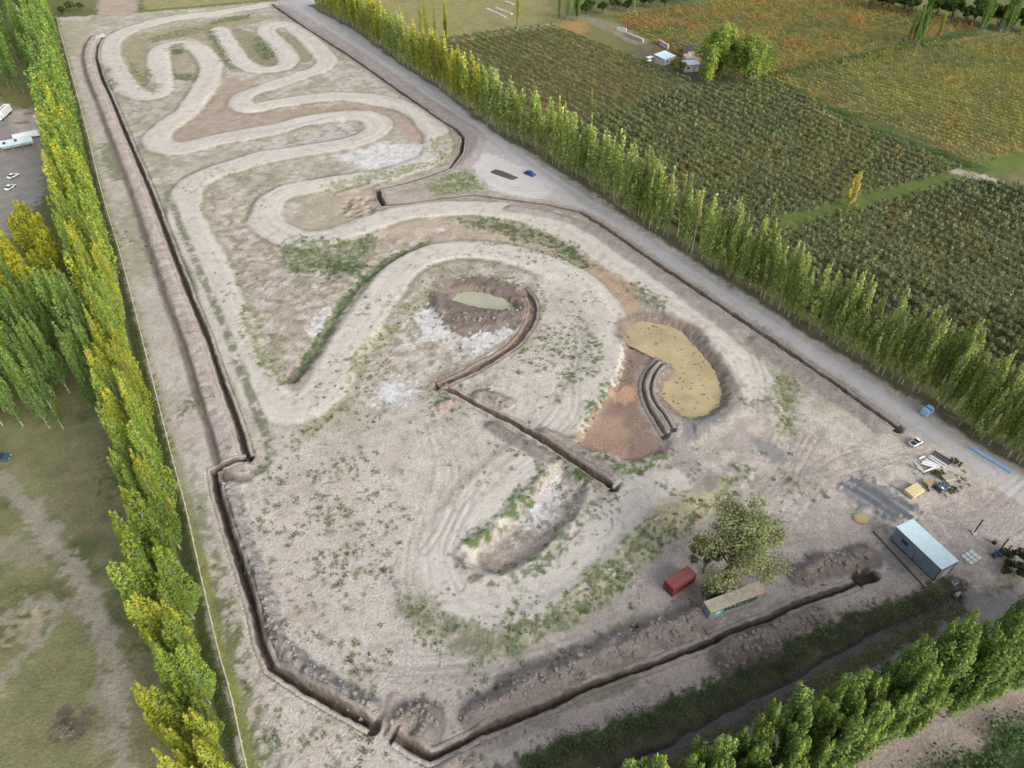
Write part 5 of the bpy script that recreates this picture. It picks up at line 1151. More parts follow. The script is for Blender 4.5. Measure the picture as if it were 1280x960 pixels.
sgn = 1 if orient(P2) > 0 else -1
Z2 = shore_level(P2) - 0.05; water('pond_water', P2, Z2, M_W2, 0.9)
cl_ = spline(CANAL, 4)
bm = bmesh.new(); prev = None
for k, (x, y) in enumerate(cl_):
    a, b = Vector(cl_[max(0, k - 1)]), Vector(cl_[min(len(cl_) - 1, k + 1)]); t = (b - a).normalized()
    cur = (bm.verts.new((x - t.y * 1.1, y + t.x * 1.1, -1.1)), bm.verts.new((x + t.y * 1.1, y - t.x * 1.1, -1.1)))
    if prev: bm.faces.new((prev[0], prev[1], cur[1], cur[0]))
    prev = cur
set_props(link('canal_water', bm_mesh('canal_water', bm, M_W3)), kind='structure')
# floating scum and clods on the yellow pond
M_CLOD = mat_plain('wet_clod', A(108, 92, 70), 0.8, noise=0.2)
bm = bmesh.new(); rr2 = random.Random(4)
P2S = spline(P2, 4, True)
spots_ = fill(P2S, 85, 0.5, rr2)
for k, (x, y) in enumerate(spots_):
    n = rr2.randint(5, 8); r = rr2.choice([0.12, 0.15, 0.2, 0.2, 0.3]) * (2.2 if k < 3 else 1); asp = rr2.uniform(0.35, 0.8); a0 = rr2.uniform(0, 3.1)
    top = []; bot = []
    for q in range(n):
        a = 2 * math.pi * q / n; rad = r * rr2.uniform(0.7, 1.2)
        u_, w_ = rad * math.cos(a) * 1.6, rad * math.sin(a) * asp
        X_, Y_ = x + u_ * math.cos(a0) - w_ * math.sin(a0), y + u_ * math.sin(a0) + w_ * math.cos(a0)
        top.append(bm.verts.new((X_, Y_, Z2 + 0.05))); bot.append(bm.verts.new((X_, Y_, Z2 - 0.05)))
    bm.faces.new(top)
    for q in range(n): bm.faces.new((top[q], bot[q], bot[(q + 1) % n], top[(q + 1) % n]))
set_props(link('floating_debris', bm_mesh('floating_debris', bm, M_CLOD)), 'brown clods floating on the yellow pond', 'debris', kind='stuff')
# clods of earth lying along the spoil ridges
bm = bmesh.new()
for ln, half, n in (([(-61.2,99.1),(-56.3,89.0),(-50.6,79.1),(-46.0,70.8),(-42.3,64.4),(-37.5,59.6),(-32.0,55.9),(-26.9,53.2),(-23.8,51.9)], 3, 160), ([(-5.3,51.2),(0.0,53.9),(8.3,57.8),(17.0,61.8),(27.7,66.4),(34.3,68.8)], 4, 260), ([(37.4,61.1),(40.2,62.6),(43.0,63.5),(45.4,64.4)], 4, 90), ([(56.8,78.4),(61.3,80.2),(66.4,81.3),(70.8,82.4)], 3.5, 80),
                    ([(-18.4,49.6),(-16.0,51.2),(-13.9,50.3)], 3, 60), ([(-10.1,43.5),(-5.2,46.2),(0.0,48.4),(5.3,50.7)], 2.4, 70), ([(-19.8,161.9),(-13.4,160.0),(-4.5,161.9),(3.4,163.8)], 3, 60), ([(46.5,66.0),(53.0,68.3),(57.1,70.1)], 2.5, 50)):
    pl = spline(ln, 5)
    for _ in range(n):
        k = rr2.randrange(len(pl) - 1); t = rr2.random()
        x = pl[k][0] * (1 - t) + pl[k + 1][0] * t + rr2.gauss(0, half * .5); y = pl[k][1] * (1 - t) + pl[k + 1][1] * t + rr2.gauss(0, half * .5)
        z = float(height_at(np.array([x]), np.array([y]))[0]); r = rr2.choice([.12, .16, .22, .3, .42, .55])
        m4 = Matrix.Translation((x, y, z + r * 0.2)) @ Matrix.Rotation(rr2.uniform(0, 6), 4, Vector((rr2.random(), rr2.random(), 1))) @ Matrix.Diagonal((r * rr2.uniform(.7, 1.4), r, r * rr2.uniform(.6, 1), 1))
        bmesh.ops.create_icosphere(bm, subdivisions=1, radius=1.0, matrix=m4)
M_EARTH = mat_plain('grey_earth', A(150, 139, 131), 0.95, noise=0.25, nscale=2)
set_props(link('earth_clods', bm_mesh('earth_clods', bm, M_EARTH)), 'loose grey clods lying on the ditch spoil ridges', 'earth', kind='stuff')

# stones and small clods over the bare ground
def octa(pos, r, c, seed):
    rs = np.random.RandomState(seed); n = len(pos)
    b = np.array([[1, 0, 0], [0, 1, 0], [-1, 0, 0], [0, -1, 0], [0, 0, 0.8], [0, 0, -0.5]], float)
    a = rs.uniform(0, 6.28, n); ca, sa = np.cos(a)[:, None], np.sin(a)[:, None]
    k = b[None] * rs.uniform(0.6, 1.3, (n, 6, 1)) * r[:, None, None]
    z = height_at(pos[:, 0], pos[:, 1])[:, None]
    v_ = np.stack([k[:, :, 0] * ca - k[:, :, 1] * sa + pos[:, :1], k[:, :, 0] * sa + k[:, :, 1] * ca + pos[:, 1:], k[:, :, 2] + z + r[:, None] * .2], -1)
    f = np.array([[0, 1, 4], [1, 2, 4], [2, 3, 4], [3, 0, 4], [1, 0, 5], [2, 1, 5], [3, 2, 5], [0, 3, 5]])
    return np_mesh('stones', v_.reshape(-1, 3), (f[None] + np.arange(n)[:, None, None] * 6).ravel(), np.full(n * 8, 3), M_SOIL, np.repeat(c, 6, 0))
rs = np.random.RandomState(21)
pr_ = da * (0.010 * (CLS == G_SITE) + 0.002 * (CLS == G_TRACK)) * (Y < 260) * (X > -110) * (X < 130) * smooth(0.40, 0.62, N5b)
for ln in (DITCH_L, DITCH_L2, DITCH_B + DITCH_B2, DITCH_M, DITCH_R):
    D_, _s, _t = dist_line(ln, 7); pr_ += da * 0.16 * np.exp(-((D_ - 2.2) / 1.3) ** 2) * (D_ > 1.2) * (Y < 260)
j, i = np.where(rs.uniform(size=pr_.shape) < pr_)
sel = rs.permutation(len(j))[:7000]; j, i = j[sel], i[sel]
sp_ = np.stack([xs[i] + rs.uniform(-.3, .3, len(i)), ys[j] + rs.uniform(-.3, .3, len(i))], 1)
tt = rs.uniform(size=(len(i), 1))
print('stones', len(i))
set_props(link('stones', octa(sp_, rs.choice([.07, .1, .13, .17, .24], len(i)), np.asarray(A(206, 198, 188)) * tt + np.asarray(A(136, 126, 118)) * (1 - tt), 22)), 'loose stones and clods littering the bare ground along the ditches', 'stones', kind='stuff')

# ------------------------------------------------------------------ built things
def box(bm, cx, cy, cz, lx, ly, lz, bev=0.0, rz=0.0):
    m4 = Matrix.Translation((cx, cy, cz)) @ Matrix.Rotation(rz, 4, 'Z') @ Matrix.Diagonal((lx, ly, lz, 1))
    r = bmesh.ops.create_cube(bm, size=1.0, matrix=m4)
    if bev:
        es = list({e for v_ in r['verts'] for e in v_.link_edges})
        bmesh.ops.bevel(bm, geom=es, offset=bev, segments=2, affect='EDGES')
def boxes(name, material, parent, specs, bev=0.0):
    bm = bmesh.new()
    for s in specs: box(bm, *s[:6], bev=bev, rz=(s[6] if len(s) > 6 else 0))
    return link(name, bm_mesh(name, bm, material), parent)
def empty(name, x, y, z=None, rz=0.0, label=None, cat=None, group=None):
    o = bpy.data.objects.new(name, None); col.objects.link(o)
    o.location = (x, y, float(height_at(np.array([x]), np.array([y]))[0]) if z is None else z); o.rotation_euler = (0, 0, rz)
    return set_props(o, label, cat, group)
def copy_tree(o, parent=None):
    c = o.copy(); col.objects.link(c)
    if parent is not None: c.parent = parent
    for ch in list(o.children): copy_tree(ch, c)
    return c

M_WHITE = mat_plain('white_paint', A(232, 234, 234, .85), 0.5, noise=0.06, nscale=1.2)
M_DARK = mat_plain('dark_rubber', (0.02, 0.02, 0.022), 0.8)
M_GLASS = mat_plain('dark_glass', (0.03, 0.04, 0.05), 0.08, spec=0.6)
M_STEEL = mat_plain('dull_steel', A(120, 120, 120), 0.5, metal=0.4, noise=0.15)
M_DSTEEL = mat_plain('dark_steel', A(62, 66, 72), 0.6, noise=0.15)
M_BLUE = mat_plain('blue_paint', A(40, 66, 140, .9), 0.3, spec=0.6, noise=0.04)
M_CONC = mat_plain('concrete', A(200, 192, 178), 0.9, noise=0.15)
M_WOOD = mat_plain('new_boards', A(226, 204, 158), 0.7, noise=0.15, nscale=3)
M_OLDW = mat_plain('old_boards', A(176, 152, 124), 0.8, noise=0.2, nscale=3)

# ---- shipping containers with real corrugation
def corrugated(bm, L, Hh, axis_len_pitch, depth, at, ux, uz=(0, 0, 1), nrm=(0, -1, 0)):
    """a folded sheet from point `at` along ux, rising along uz, folds along nrm"""
    at, ux, uz, nrm = Vector(at), Vector(ux), Vector(uz), Vector(nrm)
    n = max(2, int(round(L / axis_len_pitch))); p = L / n; prof = []
    for k in range(n):
        for f_, d in ((0.0, 0), (0.28, 0), (0.5, 1), (0.78, 1)): prof.append(((k + f_) * p, d * depth))
    prof.append((L, 0))
    lo = [bm.verts.new(at + ux * a - nrm * d) for a, d in prof]; hi = [bm.verts.new(at + ux * a - nrm * d + uz * Hh) for a, d in prof]
    for k in range(len(prof) - 1): bm.faces.new((lo[k], lo[k + 1], hi[k + 1], hi[k]))
def container(name, x, y, rz, L, wall_m, roof_m, door_m, frame_m, label, sink=0.0, gaps=()):
    Wd, Ht = 2.44, 2.59
    o = empty(name, x, y, None, rz, label, 'container'); o.location.z -= sink
    fr = bmesh.new()
    for xx in (0.08, L - 0.08):
        for yy in (0.08, Wd - 0.08): box(fr, xx, yy, Ht / 2, 0.16, 0.16, Ht)
    for yy in (0.06, Wd - 0.06):
        box(fr, L / 2, yy, 0.09, L - 0.32, 0.12, 0.16); box(fr, L / 2, yy, Ht - 0.06, L - 0.32, 0.10, 0.10)
    for xx in (0.06, L - 0.06):
        box(fr, xx, Wd / 2, 0.09, 0.12, Wd - 0.32, 0.16); box(fr, xx, Wd / 2, Ht - 0.06, 0.10, Wd - 0.32, 0.10)
    link('frame', bm_mesh('frame', fr, frame_m), o)
    for yy, nn in ((0.04, (0, -1, 0)), (Wd - 0.04, (0, 1, 0))):
        bm = bmesh.new(); corrugated(bm, L - 0.32, Ht - 0.28, 0.28, 0.04, (0.16, yy, 0.17), (1, 0, 0), nrm=nn); link('side_wall', bm_mesh('side_wall', bm, wall_m), o)
    bm = bmesh.new(); corrugated(bm, Wd - 0.32, Ht - 0.28, 0.28, 0.04, (L - 0.04, 0.16, 0.17), (0, 1, 0), nrm=(1, 0, 0)); link('end_wall', bm_mesh('end_wall', bm, wall_m), o)
    bm = bmesh.new(); corrugated(bm, L - 0.2, Wd - 0.2, 0.42, 0.03, (0.1, 0.1, Ht + 0.005), (1, 0, 0), uz=(0, 1, 0), nrm=(0, 0, 1)); rf = link('roof', bm_mesh('roof', bm, roof_m), o)
    if gaps:
        bm = bmesh.new()
        for g_ in gaps: box(bm, g_, Wd / 2, Ht + 0.012, 0.10, Wd - 0.2, 0.03)
        link('roof_bow', bm_mesh('roof_bow', bm, M_OLDW), rf)
    for k in (0, 1):
        d = boxes('door', door_m, o, [(0.03, 0.17 + (k + 0.5) * (Wd - 0.34) / 2, Ht / 2 + 0.02, 0.05, (Wd - 0.36) / 2, Ht - 0.36)])
        bars = bmesh.new()
        for q in (0.3, 0.75): tube(bars, (-0.03, 0.17 + (k + q) * (Wd - 0.34) / 2, 0.2), (-0.03, 0.17 + (k + q) * (Wd - 0.34) / 2, Ht - 0.18), 0.025, 0.025, 6)
        link('lock_bar', bm_mesh('lock_bar', bars, M_STEEL), d)
    return o
M_RED = mat_plain('red_paint', A(132, 66, 56), 0.65, noise=0.15, nscale=1.5)
M_REDR = mat_plain('faded_red_roof', A(142, 82, 80), 0.8, noise=0.12, nscale=1.0)
M_RED_SHADED = mat_plain('shaded_red_paint', A(128, 54, 56), 0.6, noise=0.15)  # door end in a darker red, its shade put into the colour
M_CREAM = mat_plain('rusty_cream_roof', A(188, 176, 156), 0.75, noise=0.15, nscale=1.0)
M_MSIDE = mat_plain('faded_grey_side', A(156, 172, 160), 0.65, noise=0.16, nscale=0.8)
M_MDOOR = mat_plain('blue_grey_door', A(136, 156, 178), 0.55, noise=0.12)
M_LET = mat_plain('dark_lettering', A(28, 36, 46), 0.7)
M_STARB = mat_plain('light_blue_panel', A(96, 188, 204), 0.6, noise=0.1)
rd = container('red_container', 30.4, 73.6, math.atan2(4.15, 6.16), 6.06, M_RED, M_REDR, M_RED_SHADED, M_RED, 'short rusty red shipping container under the olive tree', 0.0)
mk = container('pale_container', 35.85, 67.75, 0.361, 12.19, M_MSIDE, M_CREAM, M_MDOOR, M_CREAM, 'long pale shipping container lettered MAERSK beside the ditch', 0.25, gaps=(4.4, 6.6))
# star panel and lettering on the long side
bm = bmesh.new(); box(bm, 1.75, 0.015, 1.55, 1.9, 0.03, 1.75); pn = link('logo_panel', bm_mesh('logo_panel', bm, M_STARB), mk)
bm = bmesh.new(); c0 = bm.verts.new((1.75, -0.022, 1.55)); ring = []
for k in range(14):
    r = 0.72 if k % 2 == 0 else 0.34
    ring.append(bm.verts.new((1.75 + r * math.sin(2 * math.pi * k / 14), -0.008, 1.55 + r * math.cos(2 * math.pi * k / 14))))
for k in range(14): bm.faces.new((c0, ring[k], ring[(k + 1) % 14]))
link('star', bm_mesh('star', bm, M_WHITE), pn)
LET = {'M': [((0, 0), (0, 1)), ((0, 1), (.5, .3)), ((.5, .3), (1, 1)), ((1, 1), (1, 0))], 'A': [((0, 0), (.5, 1)), ((.5, 1), (1, 0)), ((.2, .35), (.8, .35))],
       'E': [((0, 0), (0, 1)), ((0, 1), (1, 1)), ((0, .5), (.8, .5)), ((0, 0), (1, 0))], 'R': [((0, 0), (0, 1)), ((0, 1), (.9, 1)), ((.9, 1), (.9, .5)), ((.9, .5), (0, .5)), ((.4, .5), (1, 0))],
       'S': [((1, 1), (0, 1)), ((0, 1), (0, .5)), ((0, .5), (1, .5)), ((1, .5), (1, 0)), ((1, 0), (0, 0))], 'K': [((0, 0), (0, 1)), ((0, .45), (1, 1)), ((.3, .6), (1, 0))]}
xx = 3.2
for ch in 'MAERSK':
    bm = bmesh.new(); wl, hl = 0.82, 1.05
    for (a, b) in LET[ch]:
        p0 = Vector((xx + a[0] * wl, 0.0, 1.2 + a[1] * hl)); p1 = Vector((xx + b[0] * wl, 0.0, 1.2 + b[1] * hl)); d = (p1 - p0); ln_ = d.length
        m4 = Matrix.Translation((p0 + p1) / 2 + Vector((0, 0.012, 0))) @ Matrix.Rotation(-math.atan2(d.z, d.x), 4, 'Y') @ Matrix.Diagonal((ln_ + 0.16, 0.03, 0.2, 1))
        bmesh.ops.create_cube(bm, size=1.0, matrix=m4)
    link('letter', bm_mesh('letter', bm, M_LET), mk); xx += 1.22

# ---- the shed: pale sheet roof, blue grey walls
M_ROOF = mat_plain('pale_sheet_roof', A(206, 226, 230, .85), 0.45, noise=0.04, nscale=0.8)
M_WALL = mat_plain('blue_grey_sheet', A(132, 147, 158), 0.6, noise=0.1, nscale=0.7)
M_END_LIT = mat_plain('lit_end_wall', A(188, 192, 180), 0.7, noise=0.1)  # front end wall paler: its sunlit side put into the colour
M_EDGE = mat_plain('dark_green_trim', A(58, 76, 70), 0.6)
sx0, sy0 = 81.1, 76.5
srz = math.atan2(86.18 - 76.45, 76.61 - 81.13)
SL, SWd, SH_ = 10.7, 4.3, 4.1                          # x along the long wall, y to the west face (negative = east)
sh = empty('shed', sx0, sy0, 0.05, srz, 'blue grey metal shed with a flat pale roof in the yard corner', 'shed')
for k in range(6):                                      # long west wall in sheets
    bm = bmesh.new(); corrugated(bm, SL / 6 - 0.02, SH_ - 0.3, 0.3, 0.03, (k * SL / 6 + 0.01, 0.0, 0.25), (1, 0, 0), nrm=(0, 1, 0)); link('wall_panel', bm_mesh('wall_panel', bm, M_WALL), sh)
for k in range(6):
    bm = bmesh.new(); corrugated(bm, SL / 6 - 0.02, SH_ - 0.3, 0.3, 0.03, (k * SL / 6 + 0.01, -SWd, 0.25), (1, 0, 0), nrm=(0, -1, 0)); link('wall_panel', bm_mesh('wall_panel', bm, M_WALL), sh)
boxes('end_wall', M_END_LIT, sh, [(0.02, -SWd / 2, SH_ / 2 + 0.1, 0.06, SWd - 0.1, SH_ - 0.25)])
boxes('end_wall', M_WALL, sh, [(SL - 0.02, -SWd / 2, SH_ / 2 + 0.1, 0.06, SWd - 0.1, SH_ - 0.25)])
boxes('door', M_WHITE, sh, [(-0.06, -SWd * 0.55, 1.3, 0.05, 1.5, 2.3)])
boxes('base_beam', M_DSTEEL, sh, [(SL / 2, -0.1, 0.12, SL, 0.16, 0.24), (SL / 2, -SWd + 0.1, 0.12, SL, 0.16, 0.24)])
boxes('trim', M_EDGE, sh, [(0.0, 0.02, SH_ / 2, 0.14, 0.14, SH_ - 0.1), (0.0, -SWd - 0.02, SH_ / 2, 0.14, 0.14, SH_ - 0.1), (-0.03, -SWd / 2, SH_ - 0.12, 0.12, SWd, 0.2)])
rf = bmesh.new(); corrugated(rf, SL + 0.3, SWd + 0.35, 0.5, 0.02, (-0.15, -SWd - 0.17, SH_ + 0.03), (1, 0, 0), uz=(0, 1, 0), nrm=(0, 0, 1)); link('roof', bm_mesh('roof', rf, M_ROOF), sh)
boxes('roof_edge', M_EDGE, sh, [(SL / 2, 0.18, SH_ - 0.02, SL + 0.3, 0.05, 0.09), (SL / 2, -SWd - 0.2, SH_ - 0.02, SL + 0.3, 0.05, 0.09), (-0.17, -SWd / 2, SH_ - 0.02, 0.05, SWd + 0.3, 0.09), (SL + 0.17, -SWd / 2, SH_ - 0.02, 0.05, SWd + 0.3, 0.09)])
bm = bmesh.new(); tube(bm, (5.3, 0.12, 0.3), (3.6, 0.12, 1.6), 0.05, 0.05); tube(bm, (5.3, 0.12, 0.3), (5.2, 0.12, 2.1), 0.05, 0.05); link('brace', bm_mesh('brace', bm, M_DSTEEL), sh)
boxes('window', M_GLASS, sh, [(8.0, 0.06, 2.4, 1.4, 0.05, 0.8)])
# low kerb beside the shed and scrap near its west corner
p0, p1 = [(73.9,88.2),(78.9,75.0)]
bm = bmesh.new(); tube(bm, (p0[0], p0[1], 0.12), (p1[0], p1[1], 0.12), 0.14, 0.14)
set_props(link('drain_pipe', bm_mesh('drain_pipe', bm, M_DSTEEL)), 'long dark pipe laid on the ground beside the shed', 'pipe')
p0, p1 = [(74.1,88.8),(78.1,90.0)]
bm = bmesh.new(); tube(bm, (p0[0], p0[1], 0.15), (p1[0], p1[1], 0.2), 0.1, 0.1)
set_props(link('steel_bar', bm_mesh('steel_bar', bm, M_OLDW)), 'short rusty bar lying off the back corner of the shed', 'bar')
q = [(72.6,91.4)][0]
bm = bmesh.new(); bmesh.ops.create_icosphere(bm, subdivisions=3, radius=1.0, matrix=Matrix.Diagonal((1.7, 1.4, 0.55, 1)))
for v_ in bm.verts: v_.co *= rr2.uniform(0.92, 1.06)
o = link('sand_heap', bm_mesh('sand_heap', bm, mat_plain('sand', A(196, 172, 130), 0.95, noise=0.2))); o.location = (q[0], q[1], 0.1)
set_props(o, 'small tan sand heap between the gravel and the shed', 'sand heap')

# ---- vehicles
def car(name, x, y, rz, body_m, label, L=4.3, Wd=1.75, Ht=1.45, kind='car', group=None, cat='car'):
    o = empty(name, x, y, None, rz, label, cat, group)
    bm = bmesh.new()
    prof = [(-L / 2, .35), (-L / 2, .75), (-L / 2 + .15, .88), (L * .22, .9), (L / 2 - .12, .72), (L / 2, .55), (L / 2, .32)] if kind == 'car' else [(-L / 2, .4), (-L / 2, 1.0), (L * .12, 1.0), (L * .34, 1.0), (L / 2, .85), (L / 2, .4)]
    a = [bm.verts.new((px, -Wd / 2, pz)) for px, pz in prof]; b = [bm.verts.new((px, Wd / 2, pz)) for px, pz in prof]
    bm.faces.new(a); bm.faces.new(b[::-1])
    for k in range(len(prof)): bm.faces.new((a[k], b[k], b[(k + 1) % len(prof)], a[(k + 1) % len(prof)]))
    bmesh.ops.bevel(bm, geom=bm.edges[:], offset=0.07, segments=2, affect='EDGES')
    link('body', bm_mesh('body', bm, body_m), o)
    c0, c1, d0, d1 = ((-L * .36, L * .22, -L * .22, L * .06) if kind == 'car' else (-L * .02, L * .3, L * .02, L * .18))
    def cab(zb, zt, ins, mat_, nm, par):
        bm = bmesh.new(); w0, w1 = Wd / 2 - .06 - ins, Wd / 2 - .24 - ins
        lo = [bm.verts.new(p) for p in ((c0, -w0, zb), (c1, -w0, zb), (c1, w0, zb), (c0, w0, zb))]; hi = [bm.verts.new(p) for p in ((d0, -w1, zt), (d1, -w1, zt), (d1, w1, zt), (d0, w1, zt))]
        bm.faces.new(hi)
        for k in range(4): bm.faces.new((lo[k], lo[(k + 1) % 4], hi[(k + 1) % 4], hi[k]))
        return link(nm, bm_mesh(nm, bm, mat_), par)
    zb = .86 if kind == 'car' else .98
    cab(zb, Ht - .05, 0, M_GLASS, 'windows', o)
    boxes('car_roof', body_m, o, [((d0 + d1) / 2, 0, Ht - .02, d1 - d0 + .08, Wd - .42, .06)], 0.02)
    if kind != 'car': boxes('cargo_bed', M_DARK, o, [(-L * .27, 0, 1.005, L * .4, Wd - .3, .02)])
    for sx in (-1, 1):
        for sy in (-1, 1):
            bm = bmesh.new(); tube(bm, (sx * L * .31, sy * (Wd / 2 - .22), .32), (sx * L * .31, sy * (Wd / 2 + .01), .32), .32, .32, 14); w_ = link('wheel', bm_mesh('wheel', bm, M_DARK), o)
            bm = bmesh.new(); tube(bm, (sx * L * .31, sy * (Wd / 2 - .02), .32), (sx * L * .31, sy * (Wd / 2 + .025), .32), .19, .19, 10); link('rim', bm_mesh('rim', bm, M_STEEL), w_)
        bm = bmesh.new(); box(bm, L / 2 - .02, sx * (Wd / 2 - .3), .62, .06, .32, .14); link('headlight', bm_mesh('headlight', bm, M_WHITE), o)
        bm = bmesh.new(); box(bm, -L / 2 + .01, sx * (Wd / 2 - .2), .74, .06, .26, .14); link('tail_light', bm_mesh('tail_light', bm, M_RED), o)
    return o
car('blue_car', 6.75, 250.2, math.atan2(-3.3, 3.8), M_BLUE, 'shiny blue car parked alone on the pale dirt road', 4.6, 1.85, 1.5)
M_CW = mat_plain('white_car_paint', A(222, 226, 228, .85), 0.35, spec=0.5, noise=0.03)
M_CB = mat_plain('dark_blue_car_paint', A(56, 70, 92), 0.35, spec=0.5)
q = [(92.6,112.4)][0]
utv = car('white_utility_buggy', q[0], q[1], 0.5, M_CW, 'small white utility buggy parked at the end of the road ditch', 3.2, 1.5, 1.7, 'truck', cat='buggy')
q = [(-185.1,247.9)][0]; car('silver_car', q[0], q[1], 1.2, M_CW, 'white car half hidden behind the yellow bush in the vehicle yard', 4.3)
q = [(-181.4,238.9)][0]; car('white_car', q[0], q[1], 1.4, M_CW, 'white car nearest the yellow tree in the vehicle yard', 4.3)
q = [(-167.0,244.6)][0]; car('dark_car', q[0], q[1], 0.3, M_CB, 'dark blue car under the poplars beside the fence', 4.3)
q = [(-197.7,283.9)][0]; car('dark_car', q[0], q[1], 0.25, M_CB, 'dark blue car behind the long white trailer roof', 4.3)
q = [(-115.1,107.7)][0]; car('blue_van', q[0], q[1], 0.2, mat_plain('teal_paint', A(58, 90, 108), .4, spec=.5), 'dark blue vehicle at the edge of the pasture by the grove', 4.4, 1.8, 1.7)
# box truck
q = [(-219.1,305.7)][0]
tk = empty('box_truck', q[0], q[1], None, math.pi / 2 + 0.12, 'white box truck standing in the vehicle yard', 'truck')
boxes('cargo_box', M_WHITE, tk, [(1.5, 0, 2.1, 9.0, 2.5, 2.7)], 0.06)
boxes('cab', M_CW, tk, [(-4.3, 0, 1.5, 2.0, 2.3, 2.0)], 0.2); boxes('windscreen', M_GLASS, tk, [(-5.28, 0, 1.9, 0.06, 1.9, .7)])
boxes('chassis', M_DARK, tk, [(0.2, 0, 0.62, 10.6, 0.9, 0.24)])
for sx in (-4.2, 2.8, 4.2):
    for sy in (-1, 1):
        bm = bmesh.new(); tube(bm, (sx, sy * .85, .5), (sx, sy * 1.2, .5), .5, .5, 14); link('wheel', bm_mesh('wheel', bm, M_DARK), tk)
boxes('roof_stripe', mat_plain('faded_red', A(186, 110, 104), .7), tk, [(1.0, 0.0, 3.46, 6.0, 0.7, 0.02)])
# long low building with a pale roof in the yard
q0, q1 = [(-200.8,270.1),(-191.2,276.1)]
lr = empty('long_shelter', (q0[0] + q1[0]) / 2, (q0[1] + q1[1]) / 2, None, math.atan2(q1[1] - q0[1], q1[0] - q0[0]), 'long open shelter with a patched pale sheet roof in the vehicle yard', 'shelter')
LL = math.hypot(q1[0] - q0[0], q1[1] - q0[1])
for k in range(6):
    bm = bmesh.new(); corrugated(bm, LL / 6 - .03, 6.0, .4, .04, (-LL / 2 + k * LL / 6, -3.0, 2.9 + .02 * (k % 2)), (1, 0, 0), uz=(0, 1, 0.05), nrm=(0, 0, 1)); link('roof_sheet', bm_mesh('roof_sheet', bm, M_ROOF if k % 3 else M_WHITE), lr)
for sx in (-.48, -.16, .16, .48):
    for sy in (-2.7, 2.7): boxes('post', M_OLDW, lr, [(LL * sx, sy, 1.45, .16, .16, 2.9)])
boxes('back_wall', M_WHITE, lr, [(0, 2.95, 1.4, LL, .1, 2.7)])
boxes('roof_vent', M_DSTEEL, lr, [(-LL * .36, -.3, 3.3, 1.0, 1.0, .6)]); boxes('roof_vent', M_EDGE, lr, [(0, 0.4, 3.3, 1.0, 1.0, .6)])
q = [(-199.7,281.6)][0]
pv = empty('white_trailer', q[0], q[1] + 1.0, None, lr.rotation_euler.z, 'low white trailer standing right behind the long shelter', 'trailer')
boxes('body', M_WHITE, pv, [(2, 0, 1.4, 10, 2.2, 1.8)], .08); boxes('chassis', M_DARK, pv, [(2, 0, .4, 9.5, 1.4, .16)])
for sx in (1, 3):
    for sy in (-1, 1):
        bm = bmesh.new(); tube(bm, (sx, sy * .85, .35), (sx, sy * 1.1, .35), .35, .35, 12); link('wheel', bm_mesh('wheel', bm, M_DARK), pv)
for (px, lab, s) in (("30,154", 'low brown plank heap in the middle of the vehicle yard', 1.0), ("36,142", 'low dark plank heap at the far side of the vehicle yard', .8)):
    q = {"30,154": [(-207.2,298.8)][0], "36,142": [(-210.5,309.3)][0]}[px]
    hp = empty('plank_heap', q[0], q[1], None, 0.3, lab, 'planks')
    for k in range(9): boxes('plank', M_OLDW, hp, [(rr2.uniform(-1.2, 1.2) * s, rr2.uniform(-1.4, 1.4) * s, .12 + .11 * k, 4.5 * s, .3, .08, rr2.uniform(-.5, .5))])

# ---- the material corner by the road end
def plank_stack(name, q, rz, n, lx, ly, lz, material, label, cat, nl=2):
    o = empty(name, q[0], q[1], None, rz, label, cat)
    boxes('bearer', M_OLDW, o, [(-lx * .35, 0, .08, .12, ly, .16)]); boxes('bearer', M_OLDW, o, [(lx * .35, 0, .08, .12, ly, .16)])
    for l_ in range(nl):
        for k in range(n): boxes('board', material, o, [(rr2.uniform(-.05, .05), -ly / 2 + (k + .5) * ly / n, .16 + lz * (l_ + .5), lx, ly / n - .03, lz - .02)])
    return o
q = [(86.4,98.3)][0]
plank_stack('board_stack', q, 0.52, 2, 3.9, 2.3, .45, M_WOOD, 'pale new timber stack, the brightest pile in the material corner', 'timber', 2)
q = [(90.4,100.5)][0]; plank_stack('board_stack', q, 0.45, 3, 1.8, 1.6, .4, M_OLDW, 'small brown board stack right of the pale timber stack', 'timber', 2)
q = [(95.6,102.1)][0]; plank_stack('board_stack', q, 0.2, 4, 2.8, 1.6, .3, mat_plain('weathered_boards', A(176, 168, 146), .8, noise=.2), 'weathered grey board stack at the back of the material corner', 'timber', 2)
q = [(93.0,99.4)][0]
tr = empty('tarp_pile', q[0], q[1], None, .4, 'dark blue grey tarpaulin heap between the timber stacks', 'tarpaulin')
bm = bmesh.new(); box(bm, 0, 0, .6, 2.6, 1.8, 1.2); bmesh.ops.subdivide_edges(bm, edges=bm.edges[:], cuts=4, use_grid_fill=True)
for v_ in bm.verts:
    v_.co += Vector((rr2.uniform(-.12, .12), rr2.uniform(-.12, .12), rr2.uniform(-.14, .1)))
    if v_.co.z < .3: v_.co.z = 0; v_.co.x *= 1.15; v_.co.y *= 1.2
link('tarpaulin', bm_mesh('tarpaulin', bm, mat_plain('slate_tarp', A(84, 94, 104), .6, noise=.15)), tr)
boxes('weight', M_WHITE, tr, [(-.9, -.5, 1.15, .5, .5, .2)])
M_PIPE = mat_plain('white_plastic', A(222, 222, 224, .8), .4, noise=.05)
M_POLE = mat_plain('grey_pole', A(140, 138, 136), .7, noise=.15)
